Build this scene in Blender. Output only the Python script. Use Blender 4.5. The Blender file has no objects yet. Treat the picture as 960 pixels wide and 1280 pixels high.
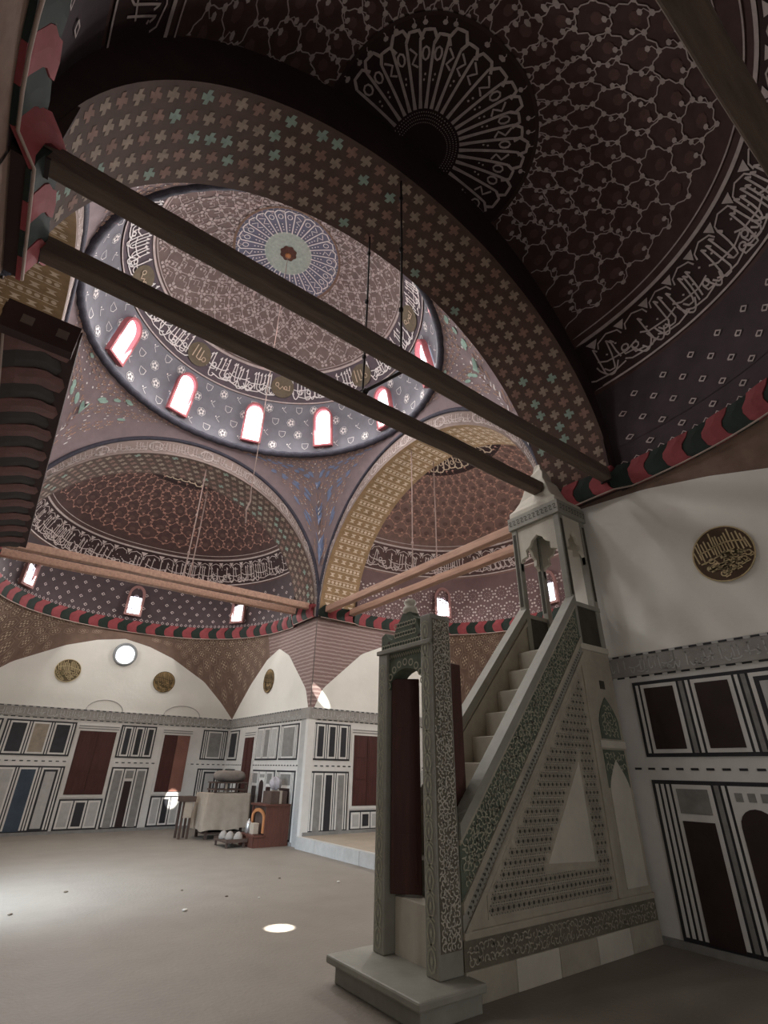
import bpy, bmesh, math, random
from math import sin, cos, pi, sqrt, radians, atan2
from mathutils import Vector, Matrix

S = bpy.context.scene
COL = S.collection
rnd = random.Random(7)

# ------------------------------------------------------------------ camera
PITCH, ROLL, YAW, FPX = radians(27.37), radians(1.059), radians(36.138), 622.975
fw = Vector((sin(YAW)*cos(PITCH), cos(YAW)*cos(PITCH), sin(PITCH)))
rt = Vector((cos(YAW), -sin(YAW), 0)); up = rt.cross(fw)
rt2 = rt*cos(ROLL) + up*sin(ROLL); up2 = up*cos(ROLL) - rt*sin(ROLL)
cam_d = bpy.data.cameras.new('camera'); cam = bpy.data.objects.new('camera', cam_d); COL.objects.link(cam)
cam_d.sensor_fit = 'AUTO'; cam_d.sensor_width = 36; cam_d.lens = FPX/1280*36; cam_d.clip_start = .02; cam_d.clip_end = 200
cam.matrix_world = Matrix(((rt2.x, up2.x, -fw.x, 0), (rt2.y, up2.y, -fw.y, 0), (rt2.z, up2.z, -fw.z, 1.6), (0, 0, 0, 1)))
S.camera = cam

# ------------------------------------------------------------------ world, exposure, light
S.view_settings.view_transform = 'Standard'; S.view_settings.look = 'None'
S.view_settings.gamma = 1; S.view_settings.use_curve_mapping = False
S.view_settings.exposure = 0.5
S.cycles.max_bounces = 8; S.cycles.diffuse_bounces = 6; S.cycles.use_denoising = True
S.cycles.sample_clamp_indirect = 6
W = bpy.data.worlds.new('world'); S.world = W; W.use_nodes = True
W.node_tree.nodes['Background'].inputs[0].default_value = (.55, .68, .9, 1)
W.node_tree.nodes['Background'].inputs[1].default_value = .05

DOME_W, FAR_W, RIGHT_W, NEAR_W, DOOR_W, NEAR_END_W = 56, 85, 80, .5, 190, 7

def area(name, loc, direc, sx, sy, power, col=(1, 1, 1), spread=180):
    l = bpy.data.lights.new(name, 'AREA'); l.shape = 'RECTANGLE'; l.size = sx; l.size_y = sy
    l.energy = power; l.color = col; l.spread = radians(spread)
    o = bpy.data.objects.new(name, l); COL.objects.link(o); o.location = loc
    o.rotation_euler = Vector(direc).to_track_quat('-Z', 'Y').to_euler(); return o
def spot(name, loc, target, power, deg, col=(1, 1, 1), rad=.02, blend=.35):
    l = bpy.data.lights.new(name, 'SPOT'); l.energy = power; l.spot_size = radians(deg); l.spot_blend = blend
    l.color = col; l.shadow_soft_size = rad
    o = bpy.data.objects.new(name, l); COL.objects.link(o); o.location = loc
    o.rotation_euler = (Vector(target)-Vector(loc)).to_track_quat('-Z', 'Y').to_euler(); return o

# ------------------------------------------------------------------ plan (metres)
X0, X1, Y0, Y1 = -.98, 6.533, 4.20, 11.95           # central bay
XC, YC = (X0+X1)/2, (Y0+Y1)/2
AX, AY = (X1-X0)/2, (Y1-Y0)/2
T, DV = 1.15, 4.10                                  # arch thickness, apse depth
D = T+DV
ZB, ZM, ZC, ZD, ZTOP, ZR = 2.98, 1.66, 5.30, 6.00, 9.75, 9.47
RR = 3.70                                           # dome ring radius
PLAT = .23

# ------------------------------------------------------------------ materials
def lin(c): return tuple((v/255/12.92 if v/255 <= .04045 else ((v/255+.055)/1.055)**2.4) for v in c)
MATS = {}
def mat(name, rgb, rough=.8, var=.12, scale=3., bump=0., bscale=40., metal=0., spec=.3, second=None, stretch=None):
    if name in MATS: return MATS[name]
    m = bpy.data.materials.new(name); m.use_nodes = True; nt = m.node_tree; b = nt.nodes['Principled BSDF']
    b.inputs['Roughness'].default_value = rough; b.inputs['Metallic'].default_value = metal
    b.inputs['Specular IOR Level'].default_value = spec
    c = lin(rgb); geo = nt.nodes.new('ShaderNodeNewGeometry'); src = geo.outputs['Position']
    if stretch:
        mp = nt.nodes.new('ShaderNodeMapping'); mp.inputs['Scale'].default_value = stretch
        nt.links.new(src, mp.inputs['Vector']); src = mp.outputs['Vector']
    if var > 0:
        n = nt.nodes.new('ShaderNodeTexNoise'); n.inputs['Scale'].default_value = scale; n.inputs['Detail'].default_value = 6
        n.inputs['Roughness'].default_value = .65; nt.links.new(src, n.inputs['Vector'])
        r = nt.nodes.new('ShaderNodeValToRGB'); r.color_ramp.elements[0].position = .3; r.color_ramp.elements[1].position = .7
        c2 = lin(second) if second else tuple(min(1, v*(1+var)) for v in c)
        c1 = c if second else tuple(v*(1-var) for v in c)
        r.color_ramp.elements[0].color = (*c1, 1); r.color_ramp.elements[1].color = (*c2, 1)
        nt.links.new(n.outputs['Fac'], r.inputs['Fac']); nt.links.new(r.outputs['Color'], b.inputs['Base Color'])
    else: b.inputs['Base Color'].default_value = (*c, 1)
    if bump > 0:
        n2 = nt.nodes.new('ShaderNodeTexNoise'); n2.inputs['Scale'].default_value = bscale; n2.inputs['Detail'].default_value = 4
        nt.links.new(src, n2.inputs['Vector'])
        bp = nt.nodes.new('ShaderNodeBump'); bp.inputs['Strength'].default_value = bump; bp.inputs['Distance'].default_value = .02
        nt.links.new(n2.outputs['Fac'], bp.inputs['Height']); nt.links.new(bp.outputs['Normal'], b.inputs['Normal'])
    MATS[name] = m; return m
def emis(name, rgb, strength):
    m = bpy.data.materials.new(name); m.use_nodes = True; b = m.node_tree.nodes['Principled BSDF']
    b.inputs['Base Color'].default_value = (.8, .8, .8, 1); b.inputs['Emission Color'].default_value = (*lin(rgb), 1)
    b.inputs['Emission Strength'].default_value = strength; MATS[name] = m; return m
def stripes(name, a, c, period):
    m = mat(name, a, .85, .0); nt = m.node_tree; b = nt.nodes['Principled BSDF']
    geo = nt.nodes.new('ShaderNodeNewGeometry'); sp = nt.nodes.new('ShaderNodeSeparateXYZ'); nt.links.new(geo.outputs['Position'], sp.inputs[0])
    n = nt.nodes.new('ShaderNodeTexNoise'); n.inputs['Scale'].default_value = 9; nt.links.new(geo.outputs['Position'], n.inputs['Vector'])
    ad = nt.nodes.new('ShaderNodeMath'); ad.operation = 'MULTIPLY_ADD'; ad.inputs[1].default_value = .05
    nt.links.new(n.outputs['Fac'], ad.inputs[0]); nt.links.new(sp.outputs['Z'], ad.inputs[2])
    dv = nt.nodes.new('ShaderNodeMath'); dv.operation = 'DIVIDE'; dv.inputs[1].default_value = period; nt.links.new(ad.outputs[0], dv.inputs[0])
    fr = nt.nodes.new('ShaderNodeMath'); fr.operation = 'PINGPONG'; fr.inputs[1].default_value = .5; nt.links.new(dv.outputs[0], fr.inputs[0])
    r = nt.nodes.new('ShaderNodeValToRGB'); r.color_ramp.elements[0].position = .12; r.color_ramp.elements[1].position = .26
    r.color_ramp.elements[0].color = (*lin(c), 1); r.color_ramp.elements[1].color = (*lin(a), 1)
    nt.links.new(fr.outputs[0], r.inputs['Fac']); nt.links.new(r.outputs['Color'], b.inputs['Base Color']); return m

white_plaster = mat('white_plaster', (226, 223, 214), .9, .05, 1.2, .15, 12)
stone_grey = mat('stone_grey', (150, 146, 140), .85, .12, 5, .2, 30)
floor_m = mat('dusty_floor', (124, 116, 106), .55, .10, 1.6, .25, 25, spec=.35)
plat_m = mat('platform_floor', (150, 138, 122), .7, .1, 2, .2, 25)
brick_m = stripes('striped_brick', (130, 106, 102), (160, 142, 136), .10)
brown_pend = mat('painted_brown_plaster', (122, 100, 88), .85, .18, 4, .1)
purple_m = mat('painted_purple_plaster', (70, 58, 61), .85, .15, 4)
starwall_m = mat('painted_plum_plaster', (104, 82, 82), .85, .12, 4)
semi_m = mat('painted_maroon_plaster', (80, 60, 57), .85, .2, 5)
semi_right_m = mat('painted_russet_plaster', (116, 92, 84), .85, .2, 5)
soffit_m = mat('painted_brown_soffit', (72, 53, 45), .85, .22, 6)
soffit_gold = mat('painted_ochre_soffit', (138, 112, 82), .85, .2, 6)
face_m = mat('dark_painted_face', (62, 46, 44), .85, .15, 4)
band_m = mat('painted_grey_band', (138, 122, 116), .85, .12, 5)
pend_m = mat('painted_mauve_pendentive', (132, 116, 118), .85, .12, 4)
drum_m = mat('painted_blue_grey_drum', (118, 117, 124), .85, .12, 4)
dome_m = mat('painted_taupe_dome', (122, 106, 102), .85, .14, 5)
inscr_bg = mat('painted_inscription_ground', (92, 82, 88), .85, .12, 5)
medal_bg = mat('painted_blue_medallion', (112, 112, 130), .85, .1, 5)
medal_dark = mat('painted_dark_medallion', (54, 38, 38), .85, .1, 5)
pale_green = mat('painted_pale_green', (168, 178, 168), .85, .2, 14)
ring_m = mat('dark_ring_moulding', (64, 62, 72), .8, .3, 12, .4, 30)
line_w = mat('paint_white', (226, 220, 218), .8, .1, 8)
line_grey = mat('paint_pale_grey', (186, 172, 168), .8, .2, 8)
line_tan = mat('paint_tan', (196, 176, 154), .8, .2, 8)
line_teal = mat('paint_teal', (150, 176, 164), .8, .2, 8)
line_pink = mat('paint_rose', (172, 130, 116), .8, .2, 8)
paint_blue = mat('paint_blue', (120, 132, 162), .8, .2, 8)
paint_orange = mat('paint_orange', (166, 134, 118), .8, .2, 8)
paint_red = mat('cornice_red', (142, 66, 70), .75, .18, 6)
paint_green = mat('cornice_black_green', (34, 44, 38), .75, .2, 6)
paint_edge = mat('cornice_edge', (166, 148, 138), .8, .1, 6)
red_frame = mat('window_red', (172, 100, 104), .8, .1, 6)
grey_frame = mat('window_grey', (140, 142, 142), .7, .1, 6)
beam_dark = mat('dark_timber', (98, 84, 74), .75, .3, 3, .3, 30, stretch=(.6, 6, 6))
beam_pale = mat('pale_timber', (168, 134, 116), .75, .25, 3, .3, 30, stretch=(6, .6, 6))
iron = mat('dark_iron', (52, 46, 46), .6, .2, 10, metal=.3)
iron_pale = mat('pale_iron', (150, 128, 120), .6, .2, 10)
m_white = mat('marble_white', (212, 209, 203), .4, .06, 4, spec=.5)
m_grey = mat('marble_grey', (132, 130, 126), .4, .2, 6, spec=.5)
m_pale = mat('marble_pale_grey', (176, 174, 170), .4, .12, 6, spec=.5)
m_beige = mat('marble_beige', (150, 138, 122), .45, .2, 8, spec=.5)
m_black = mat('marble_black', (44, 44, 48), .35, .25, 5, spec=.5)
m_maroon = mat('marble_maroon', (46, 31, 31), .35, .25, 5, spec=.5)
m_slate = mat('marble_slate', (58, 72, 86), .35, .3, 3, spec=.5)
wood_red = mat('red_brown_wood', (74, 42, 38), .55, .2, 3, .15, 30, stretch=(8, 8, .8))
wood_door = mat('minbar_door_wood', (72, 42, 36), .5, .22, 3, .15, 30, stretch=(8, 8, .8))
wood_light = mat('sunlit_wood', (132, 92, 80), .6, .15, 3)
wood_cab = mat('cabinet_wood', (90, 56, 46), .6, .2, 4, stretch=(6, 6, 1))
wood_orange = mat('arch_trim_wood', (178, 120, 78), .6, .15, 4)
wood_dark = mat('old_dark_wood', (82, 66, 58), .8, .2, 5)
cloth_m = mat('drab_cloth', (170, 156, 140), .95, .12, 4, .3, 60)
bag_m = mat('grey_plastic_bag', (164, 158, 160), .4, .15, 20, .4, 30)
steel = mat('bright_steel', (210, 208, 204), .3, .05, 5, metal=.7)
mb = mat('minbar_marble', (160, 153, 138), .55, .16, 4, .15, 25)
mb_w = mat('minbar_pale_marble', (188, 182, 168), .5, .1, 4)
mb_rail = mat('minbar_grey_marble', (140, 138, 128), .5, .14, 4)
mb_g = mat('minbar_green_ground', (86, 94, 80), .65, .3, 5)
mb_hole = mat('minbar_dark_and_hole_shade', (66, 62, 54), .8, .2, 6)  # dark panels and frets; also shade of pits and piercings as flat colour
mb_carve = mat('minbar_carving', (158, 155, 136), .6, .15, 8)
mb_ground = mat('minbar_worn_ground', (104, 98, 84), .7, .25, 7)
bundle_m = mat('grey_bundle', (122, 112, 104), .95, .2, 6, .3, 40)
gold_m = mat('gilded_letters', (192, 172, 132), .55, .2, 10)
roundel_bg = mat('roundel_brown', (78, 60, 44), .7, .2, 8)
pane_m = emis('daylit_glass', (235, 242, 255), 3.0)
tracery_m = mat('window_tracery', (150, 140, 150), .8, .1, 6)

# ------------------------------------------------------------------ mesh helpers
class MB:
    def __init__(s): s.v = []; s.f = []
    def add(s, vs, fs):
        n = len(s.v); s.v += [tuple(v) for v in vs]; s.f += [tuple(i+n for i in f) for f in fs]; return s
    def box(s, x0, x1, y0, y1, z0, z1):
        return s.add([(x0,y0,z0),(x1,y0,z0),(x1,y1,z0),(x0,y1,z0),(x0,y0,z1),(x1,y0,z1),(x1,y1,z1),(x0,y1,z1)],
                     [(3,2,1,0),(4,5,6,7),(0,1,5,4),(1,2,6,5),(2,3,7,6),(3,0,4,7)])
    def grid(s, fn, us, vs, skip=None):
        n = len(s.v); nv = len(vs)
        for u in us:
            for v in vs: s.v.append(tuple(fn(u, v)))
        for i in range(len(us)-1):
            for j in range(nv-1):
                if skip and skip(i, j): continue
                a = n+i*nv+j; s.f.append((a, a+nv, a+nv+1, a+1))
        return s
    def prism(s, pts, off):      # closed polygon of 3D points extruded by vector off
        n = len(pts); o = Vector(off); P = [Vector(p) for p in pts]
        return s.add([tuple(p) for p in P]+[tuple(p+o) for p in P],
                     [tuple(range(n))[::-1], tuple(range(n, 2*n))]+[(i, (i+1) % n, n+(i+1) % n, n+i) for i in range(n)])
    def tube(s, pts, r, k=8, cap=True):
        P = [Vector(p) for p in pts]; n0 = len(s.v)
        for i, p in enumerate(P):
            t = (P[min(i+1, len(P)-1)]-P[max(i-1, 0)]).normalized()
            a = t.cross(Vector((0, 0, 1)) if abs(t.z) < .9 else Vector((1, 0, 0))).normalized(); b = t.cross(a)
            rr = r[i] if isinstance(r, (list, tuple)) else r
            for j in range(k): s.v.append(tuple(p+a*rr*cos(2*pi*j/k)+b*rr*sin(2*pi*j/k)))
        for i in range(len(P)-1):
            for j in range(k):
                s.f.append((n0+i*k+j, n0+i*k+(j+1) % k, n0+(i+1)*k+(j+1) % k, n0+(i+1)*k+j))
        if cap:
            s.f.append(tuple(n0+j for j in range(k))[::-1]); s.f.append(tuple(n0+(len(P)-1)*k+j for j in range(k)))
        return s
    def lathe(s, prof, c=(0, 0), k=20):
        n0 = len(s.v)
        for r, z in prof:
            for j in range(k): s.v.append((c[0]+r*cos(2*pi*j/k), c[1]+r*sin(2*pi*j/k), z))
        for i in range(len(prof)-1):
            for j in range(k): s.f.append((n0+i*k+j, n0+i*k+(j+1) % k, n0+(i+1)*k+(j+1) % k, n0+(i+1)*k+j))
        s.f.append(tuple(n0+j for j in range(k))[::-1]); s.f.append(tuple(n0+(len(prof)-1)*k+j for j in range(k))); return s
    def build(s, name, m, parent=None, smooth=False, kind=None):
        me = bpy.data.meshes.new(name); me.from_pydata(s.v, [], s.f); me.materials.append(m)
        if smooth: me.polygons.foreach_set('use_smooth', [True]*len(me.polygons))
        o = bpy.data.objects.new(name, me); COL.objects.link(o); par(o, parent)
        if kind: o['kind'] = kind
        return o
def par(o, parent):
    if parent is not None:
        o.parent = parent; o.matrix_parent_inverse = parent.matrix_basis.inverted()
def thing(name, label, cat, loc, group=None):
    o = bpy.data.objects.new(name, None); COL.objects.link(o); o.matrix_basis = Matrix.Translation(Vector(loc)); o.empty_display_size = .1
    o['label'] = label; o['category'] = cat
    if group: o['group'] = group
    return o
def tag(o, label, cat, group=None):
    o['label'] = label; o['category'] = cat
    if group: o['group'] = group
    return o
def bevel(o, w, n=2):
    b = o.modifiers.new('bevel', 'BEVEL'); b.width = w; b.segments = n; b.limit_method = 'ANGLE'; return o
def lerp_table(tab, x):
    if x <= tab[0][0]: return tab[0][1]
    for (a, b), (c, d) in zip(tab, tab[1:]):
        if x <= c: return b+(d-b)*(x-a)/(c-a)
    return tab[-1][1]
def linsp(a, b, n): return [a+(b-a)*i/max(n-1, 1) for i in range(n)]

_unit = {}
def slab(name, m, parent, mn, mx):
    """shared unit-box mesh, scaled: marble slabs, strips, treads"""
    key = (name, m.name)
    if key not in _unit:
        me = bpy.data.meshes.new(name); b = MB().box(-.5, .5, -.5, .5, -.5, .5); me.from_pydata(b.v, [], b.f); me.materials.append(m); _unit[key] = me
    o = bpy.data.objects.new(name, _unit[key]); COL.objects.link(o)
    mn, mx = Vector(mn), Vector(mx); lo = Vector([min(a, b) for a, b in zip(mn, mx)]); hi = Vector([max(a, b) for a, b in zip(mn, mx)])
    o.location = (lo+hi)/2; o.scale = [max(v, .001) for v in (hi-lo)]; par(o, parent); return o

# painted / carved ornament laid a few millimetres proud of a parametric surface
class Deco:
    def __init__(s, fn, ref, off=.006): s.fn = fn; s.ref = ref; s.off = off; s.mb = MB()
    def frame(s, a, b):
        e = 1e-3; p = Vector(s.fn(a, b)); pa = Vector(s.fn(a+e, b))-p; pb = Vector(s.fn(a, b+e))-p
        n = pa.cross(pb)
        n = n.normalized() if n.length > 1e-12 else (Vector(s.ref)-p).normalized()
        if n.dot(Vector(s.ref)-p) < 0: n = -n
        return p, n
    def stroke(s, pts, w, dens=1):
        if dens > 1:
            q = []
            for (a, b), (c, d) in zip(pts, pts[1:]): q += [(a+(c-a)*i/dens, b+(d-b)*i/dens) for i in range(dens)]
            pts = q+[pts[-1]]
        F = [s.frame(*p) for p in pts]; n0 = len(s.mb.v); m = len(F)
        for i, (p, n) in enumerate(F):
            t = F[min(i+1, m-1)][0]-F[max(i-1, 0)][0]
            if t.length < 1e-9: t = Vector((1, 0, 0))
            sd = n.cross(t.normalized()); ww = (w[i] if isinstance(w, list) else w)/2
            s.mb.v += [tuple(p+n*s.off+sd*ww), tuple(p+n*s.off-sd*ww)]
        for i in range(m-1): s.mb.f.append((n0+2*i, n0+2*i+1, n0+2*i+3, n0+2*i+2))
    def poly(s, pts):
        F = [s.frame(*p) for p in pts]; n0 = len(s.mb.v)
        s.mb.v += [tuple(p+n*s.off) for p, n in F]; s.mb.f.append(tuple(range(n0, n0+len(F))))
    def disc(s, a, b, ra, rb, k=8, rot=0): s.poly([(a+ra*cos(2*pi*i/k+rot), b+rb*sin(2*pi*i/k+rot)) for i in range(k)])
    def ring(s, a, b, ra, rb, w, k=10, rot=0): s.stroke([(a+ra*cos(2*pi*i/k+rot), b+rb*sin(2*pi*i/k+rot)) for i in range(k+1)], w)
    def build(s, name, m, parent): return s.mb.build(name, m, parent, False, 'stuff')

def glyphs(x0, x1, h, rng, pitch=.2):
    """strokes of an interlaced tall-shafted script filling x0..x1 (height 0..1, x in units of h)"""
    out = []; x = x0; k = 0
    while x < x1:
        c = rng.random()
        if c < .66:      # tall shaft with a barbed head
            b = rng.uniform(.10, .34); ln = rng.uniform(-.03, .03); tp = rng.uniform(.86, .98)
            out.append([(x+ln-.055, tp-.12), (x+ln, tp), (x+ln*.3, .55), (x-ln, b)])
            if rng.random() < .55: out.append([(x-ln, b), (x+.05, b-.09), (x+.15, b-.08), (x+.22, b+.05)])
        elif c < .84:    # bowl hanging on the base line
            r = rng.uniform(.12, .2); out.append([(x-r+2*r*i/7, .30-.26*sin(pi*i/7)) for i in range(8)]); out.append([(x+r, .30), (x+r+.03, .44)])
        else:            # looped letter with a tail
            cx, cy, r = x, rng.uniform(.22, .5), .07
            out.append([(cx+r*cos(2*pi*i/8), cy+r*1.1*sin(2*pi*i/8)) for i in range(9)]); out.append([(cx+r, cy), (cx+.05, cy-.16), (cx-.14, cy-.2)])
        if k % 6 == 2: out.append([(x-.25, .46), (x, .38), (x+.4, .44), (x+.55, .56)])
        if k % 5 == 4: out.append([(x-.3, .16), (x, .08), (x+.3, .12), (x+.42, .22)])
        if rng.random() < .4:
            dx, dy = x+rng.uniform(-.08, .08), rng.uniform(.5, .8); out.append([(dx, dy), (dx+.035, dy+.03)])
        x += pitch*rng.uniform(.55, 1.25); k += 1
    return out

# ------------------------------------------------------------------ windows
def window(name, c, right, upv, nrm, w, h, frame_m, fw_=.07, depth=.1, arch=True, tracery=0, parent=None, lamp=None, down=.35, seg=10, col=(1, .97, .94)):
    """round-headed daylit window: c = centre of the sill"""
    c, R_, U_, N_ = Vector(c), Vector(right).normalized(), Vector(upv).normalized(), Vector(nrm).normalized()
    def outline(g):
        r = w/2+g
        pts = [(-r, -g), (r, -g)]
        if arch: pts += [(r*cos(pi*i/seg), h-w/2+r*1.25*sin(pi*i/seg)) for i in range(seg+1)]
        else: pts += [(r, h+g), (-r, h+g)]
        return pts
    P = lambda q, d: tuple(c+R_*q[0]+U_*q[1]+N_*d)
    A, B = outline(0), outline(fw_); n = len(A); m = MB()
    vs = [P(q, 0) for q in A]+[P(q, 0) for q in B]+[P(q, depth) for q in A]+[P(q, depth) for q in B]; fs = []
    for i in range(n):
        j = (i+1) % n
        fs += [(i, j, 2*n+j, 2*n+i), (2*n+i, 2*n+j, 3*n+j, 3*n+i), (n+i, 3*n+i, 3*n+j, n+j)]
    fr = m.add(vs, fs).build(name, frame_m, None); fr['kind'] = 'structure'
    if parent: par(fr, parent); del fr['kind']
    MB().add([P(q, .012) for q in A], [tuple(range(n))]).build('pane', pane_m, fr)
    if tracery:
        t = MB()
        def st(a, b, r=.012): t.tube([P(a, .03), P(b, .03)], r, 5)
        if tracery == 1:
            for z in (.2, .5, .75): st((-w/2, h*z), (w/2, h*z))
            st((0, 0), (0, h*.5)); st((-w/2, h*.5), (0, h*.75)); st((w/2, h*.5), (0, h*.75))
        else:
            st((-w/2, h*.22), (w/2, h*.22)); st((-w/2, h*.27), (w/2, h*.27))
            for k in range(12): st((.3*w*cos(k*pi/6), h*.58+.2*h*sin(k*pi/6)), (.3*w*cos((k+1)*pi/6), h*.58+.2*h*sin((k+1)*pi/6)))
            for k in range(4): st((-w/2+w*k/3, h*.22), (-w/2+w*(k+.5)/3, 0))
        t.build('tracery', tracery_m, fr)
    if lamp:
        area('daylight', c+U_*h*.5+N_*(depth+.03), N_-Vector((0, 0, down)), w*.9, h*.9, lamp, col)
    return fr

# ------------------------------------------------------------------ the four sides of the domed bay
class Side:
    def __init__(s, key):
        s.key = key; s.hw = AX if key in ('far', 'near') else AY
        s.wi = s.hw-.12                                   # half width of the arch opening
    def P(s, u, v, z):
        if s.key == 'far': return Vector((XC+u, Y1+v, z))
        if s.key == 'near': return Vector((XC-u, Y0-v, z))
        if s.key == 'right': return Vector((X1+v, YC-u, z))
        return Vector((X0-v, YC+u, z))
    def arch(s, al, v, hw=None, rise=3.5, z0=ZC):         # al 0..pi along the arch
        hw = hw or s.wi; return s.P(hw*cos(al), v, z0+rise*(max(0, sin(al))**.93))
    def cs(s, th):
        c, q = cos(th), max(0, sin(th)); e = 2/2.3; return (abs(c)**e)*(1 if c >= 0 else -1), q**e
    def semi(s, th, ph, k=1.0):                           # apse ellipsoid above ZD
        c, q = s.cs(th); return s.P(s.hw*k*c*cos(ph), T+DV*k*q*cos(ph), ZD+(ZTOP-ZD)*k*sin(ph))
    def drum(s, th, z): c, q = s.cs(th); return s.P(s.hw*c, T+DV*q, z)
    def ref(s): return s.P(0, T+.8, 5.5)
SD = {k: Side(k) for k in ('far', 'right', 'near', 'left')}

BACK_T = [(0, 5.06), (.2, 4.92), (.4, 4.66), (.7, 4.06), (.88, 3.46), (1, ZB)]
SIDE_T = [(.1, ZB), (.3, 3.45), (.9, 3.98), (1.5, 4.5), (2.2, 4.8), (3., 4.58), (4., 3.98), (4.8, 3.36), (D, ZB)]
NEAR_T = [(0, 5.24), (.4, 5.27), (1.46, 5.17), (2.27, 5.0), (2.94, 4.8), (3.8, 4.38), (4.6, 3.78), (D, ZB)]

floor = MB().box(-2.6, 12.3, -1.6, 17.8, -.2, 0).build('floor', floor_m); floor['kind'] = 'structure'
plat = MB().box(6.47, 11.9, Y0+.02, Y1-.02, 0, PLAT).build('floor_platform', plat_m); plat['kind'] = 'structure'
for k in range(9):
    y = Y0+.03+k*(Y1-Y0-.06)/9
    bevel(slab('kerb_stone', m_pale, plat, (6.40, y+.004, 0), (6.52, y+(Y1-Y0-.06)/9-.004, PLAT+.004)), .006)

# walls ------------------------------------------------------------
def wall_box(name, sd, u0, u1, v0, v1, z0, z1, m):
    a, b = sd.P(u0, v0, z0), sd.P(u1, v1, z1)
    o = MB().box(min(a.x, b.x), max(a.x, b.x), min(a.y, b.y), max(a.y, b.y), z0, z1).build(name, m); o['kind'] = 'structure'; return o
TH = .3
walls = {}
for key, nm in (('far', 'far'), ('right', 'qibla'), ('near', 'near')):
    sd = SD[key]; hw = sd.hw; e = .0 if key != 'right' else TH
    walls[key, 'back'] = wall_box(f'wall_{nm}_end', sd, -hw-TH, hw+TH, D, D+TH, 0, 6.2, stone_grey)
    walls[key, '+'] = wall_box(f'wall_{nm}_side', sd, hw, hw+TH, e, D, 0, ZC+.4, stone_grey)
    walls[key, '-'] = wall_box(f'wall_{nm}_flank', sd, -hw-TH, -hw, e, D, 0, ZC+.4, stone_grey)

def lunette(sd, key, which, table=None):
    """white lunette field on a wall"""
    par_w = walls[key, which]; m = MB()
    if which == 'back':
        pts = [(q*sd.hw, lerp_table(BACK_T, abs(q))) for q in linsp(-1, 1, 61)]
        top = [sd.P(u, D-.012, z) for u, z in pts]; bot = [sd.P(u, D-.012, ZB-.02) for u, z in pts]
    else:
        sg = 1 if which == '+' else -1
        tb = table or SIDE_T; vs = linsp(tb[0][0], D, 61)
        top = [sd.P(sg*(sd.hw-.012), v, lerp_table(tb, v)) for v in vs]; bot = [sd.P(sg*(sd.hw-.012), v, ZB-.02) for v in vs]
    n = len(top); m.add(top+bot, [(i, i+1, n+i+1, n+i) for i in range(n-1)])
    m.build('lunette', white_plaster, par_w)

def transition(sd, key, tp=None, tm=None):
    """plaster pendentives carrying the half-round apse on the square walls"""
    tp, tm = tp or SIDE_T, tm or SIDE_T
    def pair(th):
        c_, q_ = sd.cs(th); C = (sd.hw*c_, DV*q_); k = min(sd.hw/max(abs(C[0]), 1e-6), DV/max(C[1], 1e-6))
        Wp = (C[0]*k, C[1]*k)
        if abs(abs(Wp[0])-sd.hw) < 1e-4 and Wp[1] < DV-1e-4: z = lerp_table(tp if C[0] > 0 else tm, T+Wp[1])
        else: z = lerp_table(BACK_T, abs(Wp[0])/sd.hw)
        return C, Wp, z
    def f(th, t):
        C, Wp, z = pair(th); b = t+.12*sin(pi*t)
        return sd.P(Wp[0]+(C[0]-Wp[0])*t, T+Wp[1]+(C[1]-Wp[1])*t-.012, z+(ZC-z)*b if z < ZC else z)
    ths = linsp(radians(20), radians(160), 141)
    o = MB().grid(f, ths, linsp(0, 1, 9)).build(f'ceiling_{key}_pendentives', brown_pend, None, True); o['kind'] = 'structure'
    for sg, tb in ((1, tp), (-1, tm)):
        a, b = (0, 20) if sg > 0 else (180, 160)
        g = MB().grid(f, [radians(x) for x in linsp(a, b, 21)], linsp(0, 1, 9))
        g.grid(lambda v, t: sd.P(sg*(sd.hw-.014), v, lerp_table(tb, v)*(1-t)+ZC*t), linsp(tb[0][0]*0, T, 13), [0, 1])
        g.build('striped_pier_face' if key != 'near' else 'painted_pier_face', brick_m if key != 'near' else brown_pend, walls[key, '+' if sg > 0 else '-'], False)
    # hexagonal honeycomb lines
    d = Deco(f, sd.ref(), .012); d2 = Deco(f, sd.ref(), .010)
    for j in range(5):
        for i in range(0, 28):
            th = radians(22+5.2*(i+.5*(j % 2))); t = .14+.19*j
            if not radians(23) < th < radians(157): continue
            zl = pair(th)[2]; hgt = ZC-zl
            if hgt < .8 and j not in (2, 4): continue
            if hgt < .4: continue
            ra = .19/sd.hw*max(.25, t**.5); rb = min(.13, .22/hgt)
            d.ring(th, t, ra, rb*.95, .016, 6, pi/6)
            for k in range(6): d2.disc(th+ra*.45*cos(k*1.047), t+rb*.45*sin(k*1.047), ra*.14, rb*.14, 5)
            d2.disc(th, t, ra*.16, rb*.16, 6)
    d.build('painted_hexagons', mat('paint_pale_brown', (158, 134, 120), .85, .15, 8), o); d2.build('painted_rosettes', line_tan, o)
    return o

for key in ('far', 'right', 'near'):
    sd = SD[key]
    # on the near side the flank ('-') is the wall that carries the pulpit
    tm = NEAR_T if key == 'near' else None
    lunette(sd, key, 'back'); lunette(sd, key, '+'); lunette(sd, key, '-', tm)
    transition(sd, key, None, tm)

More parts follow.
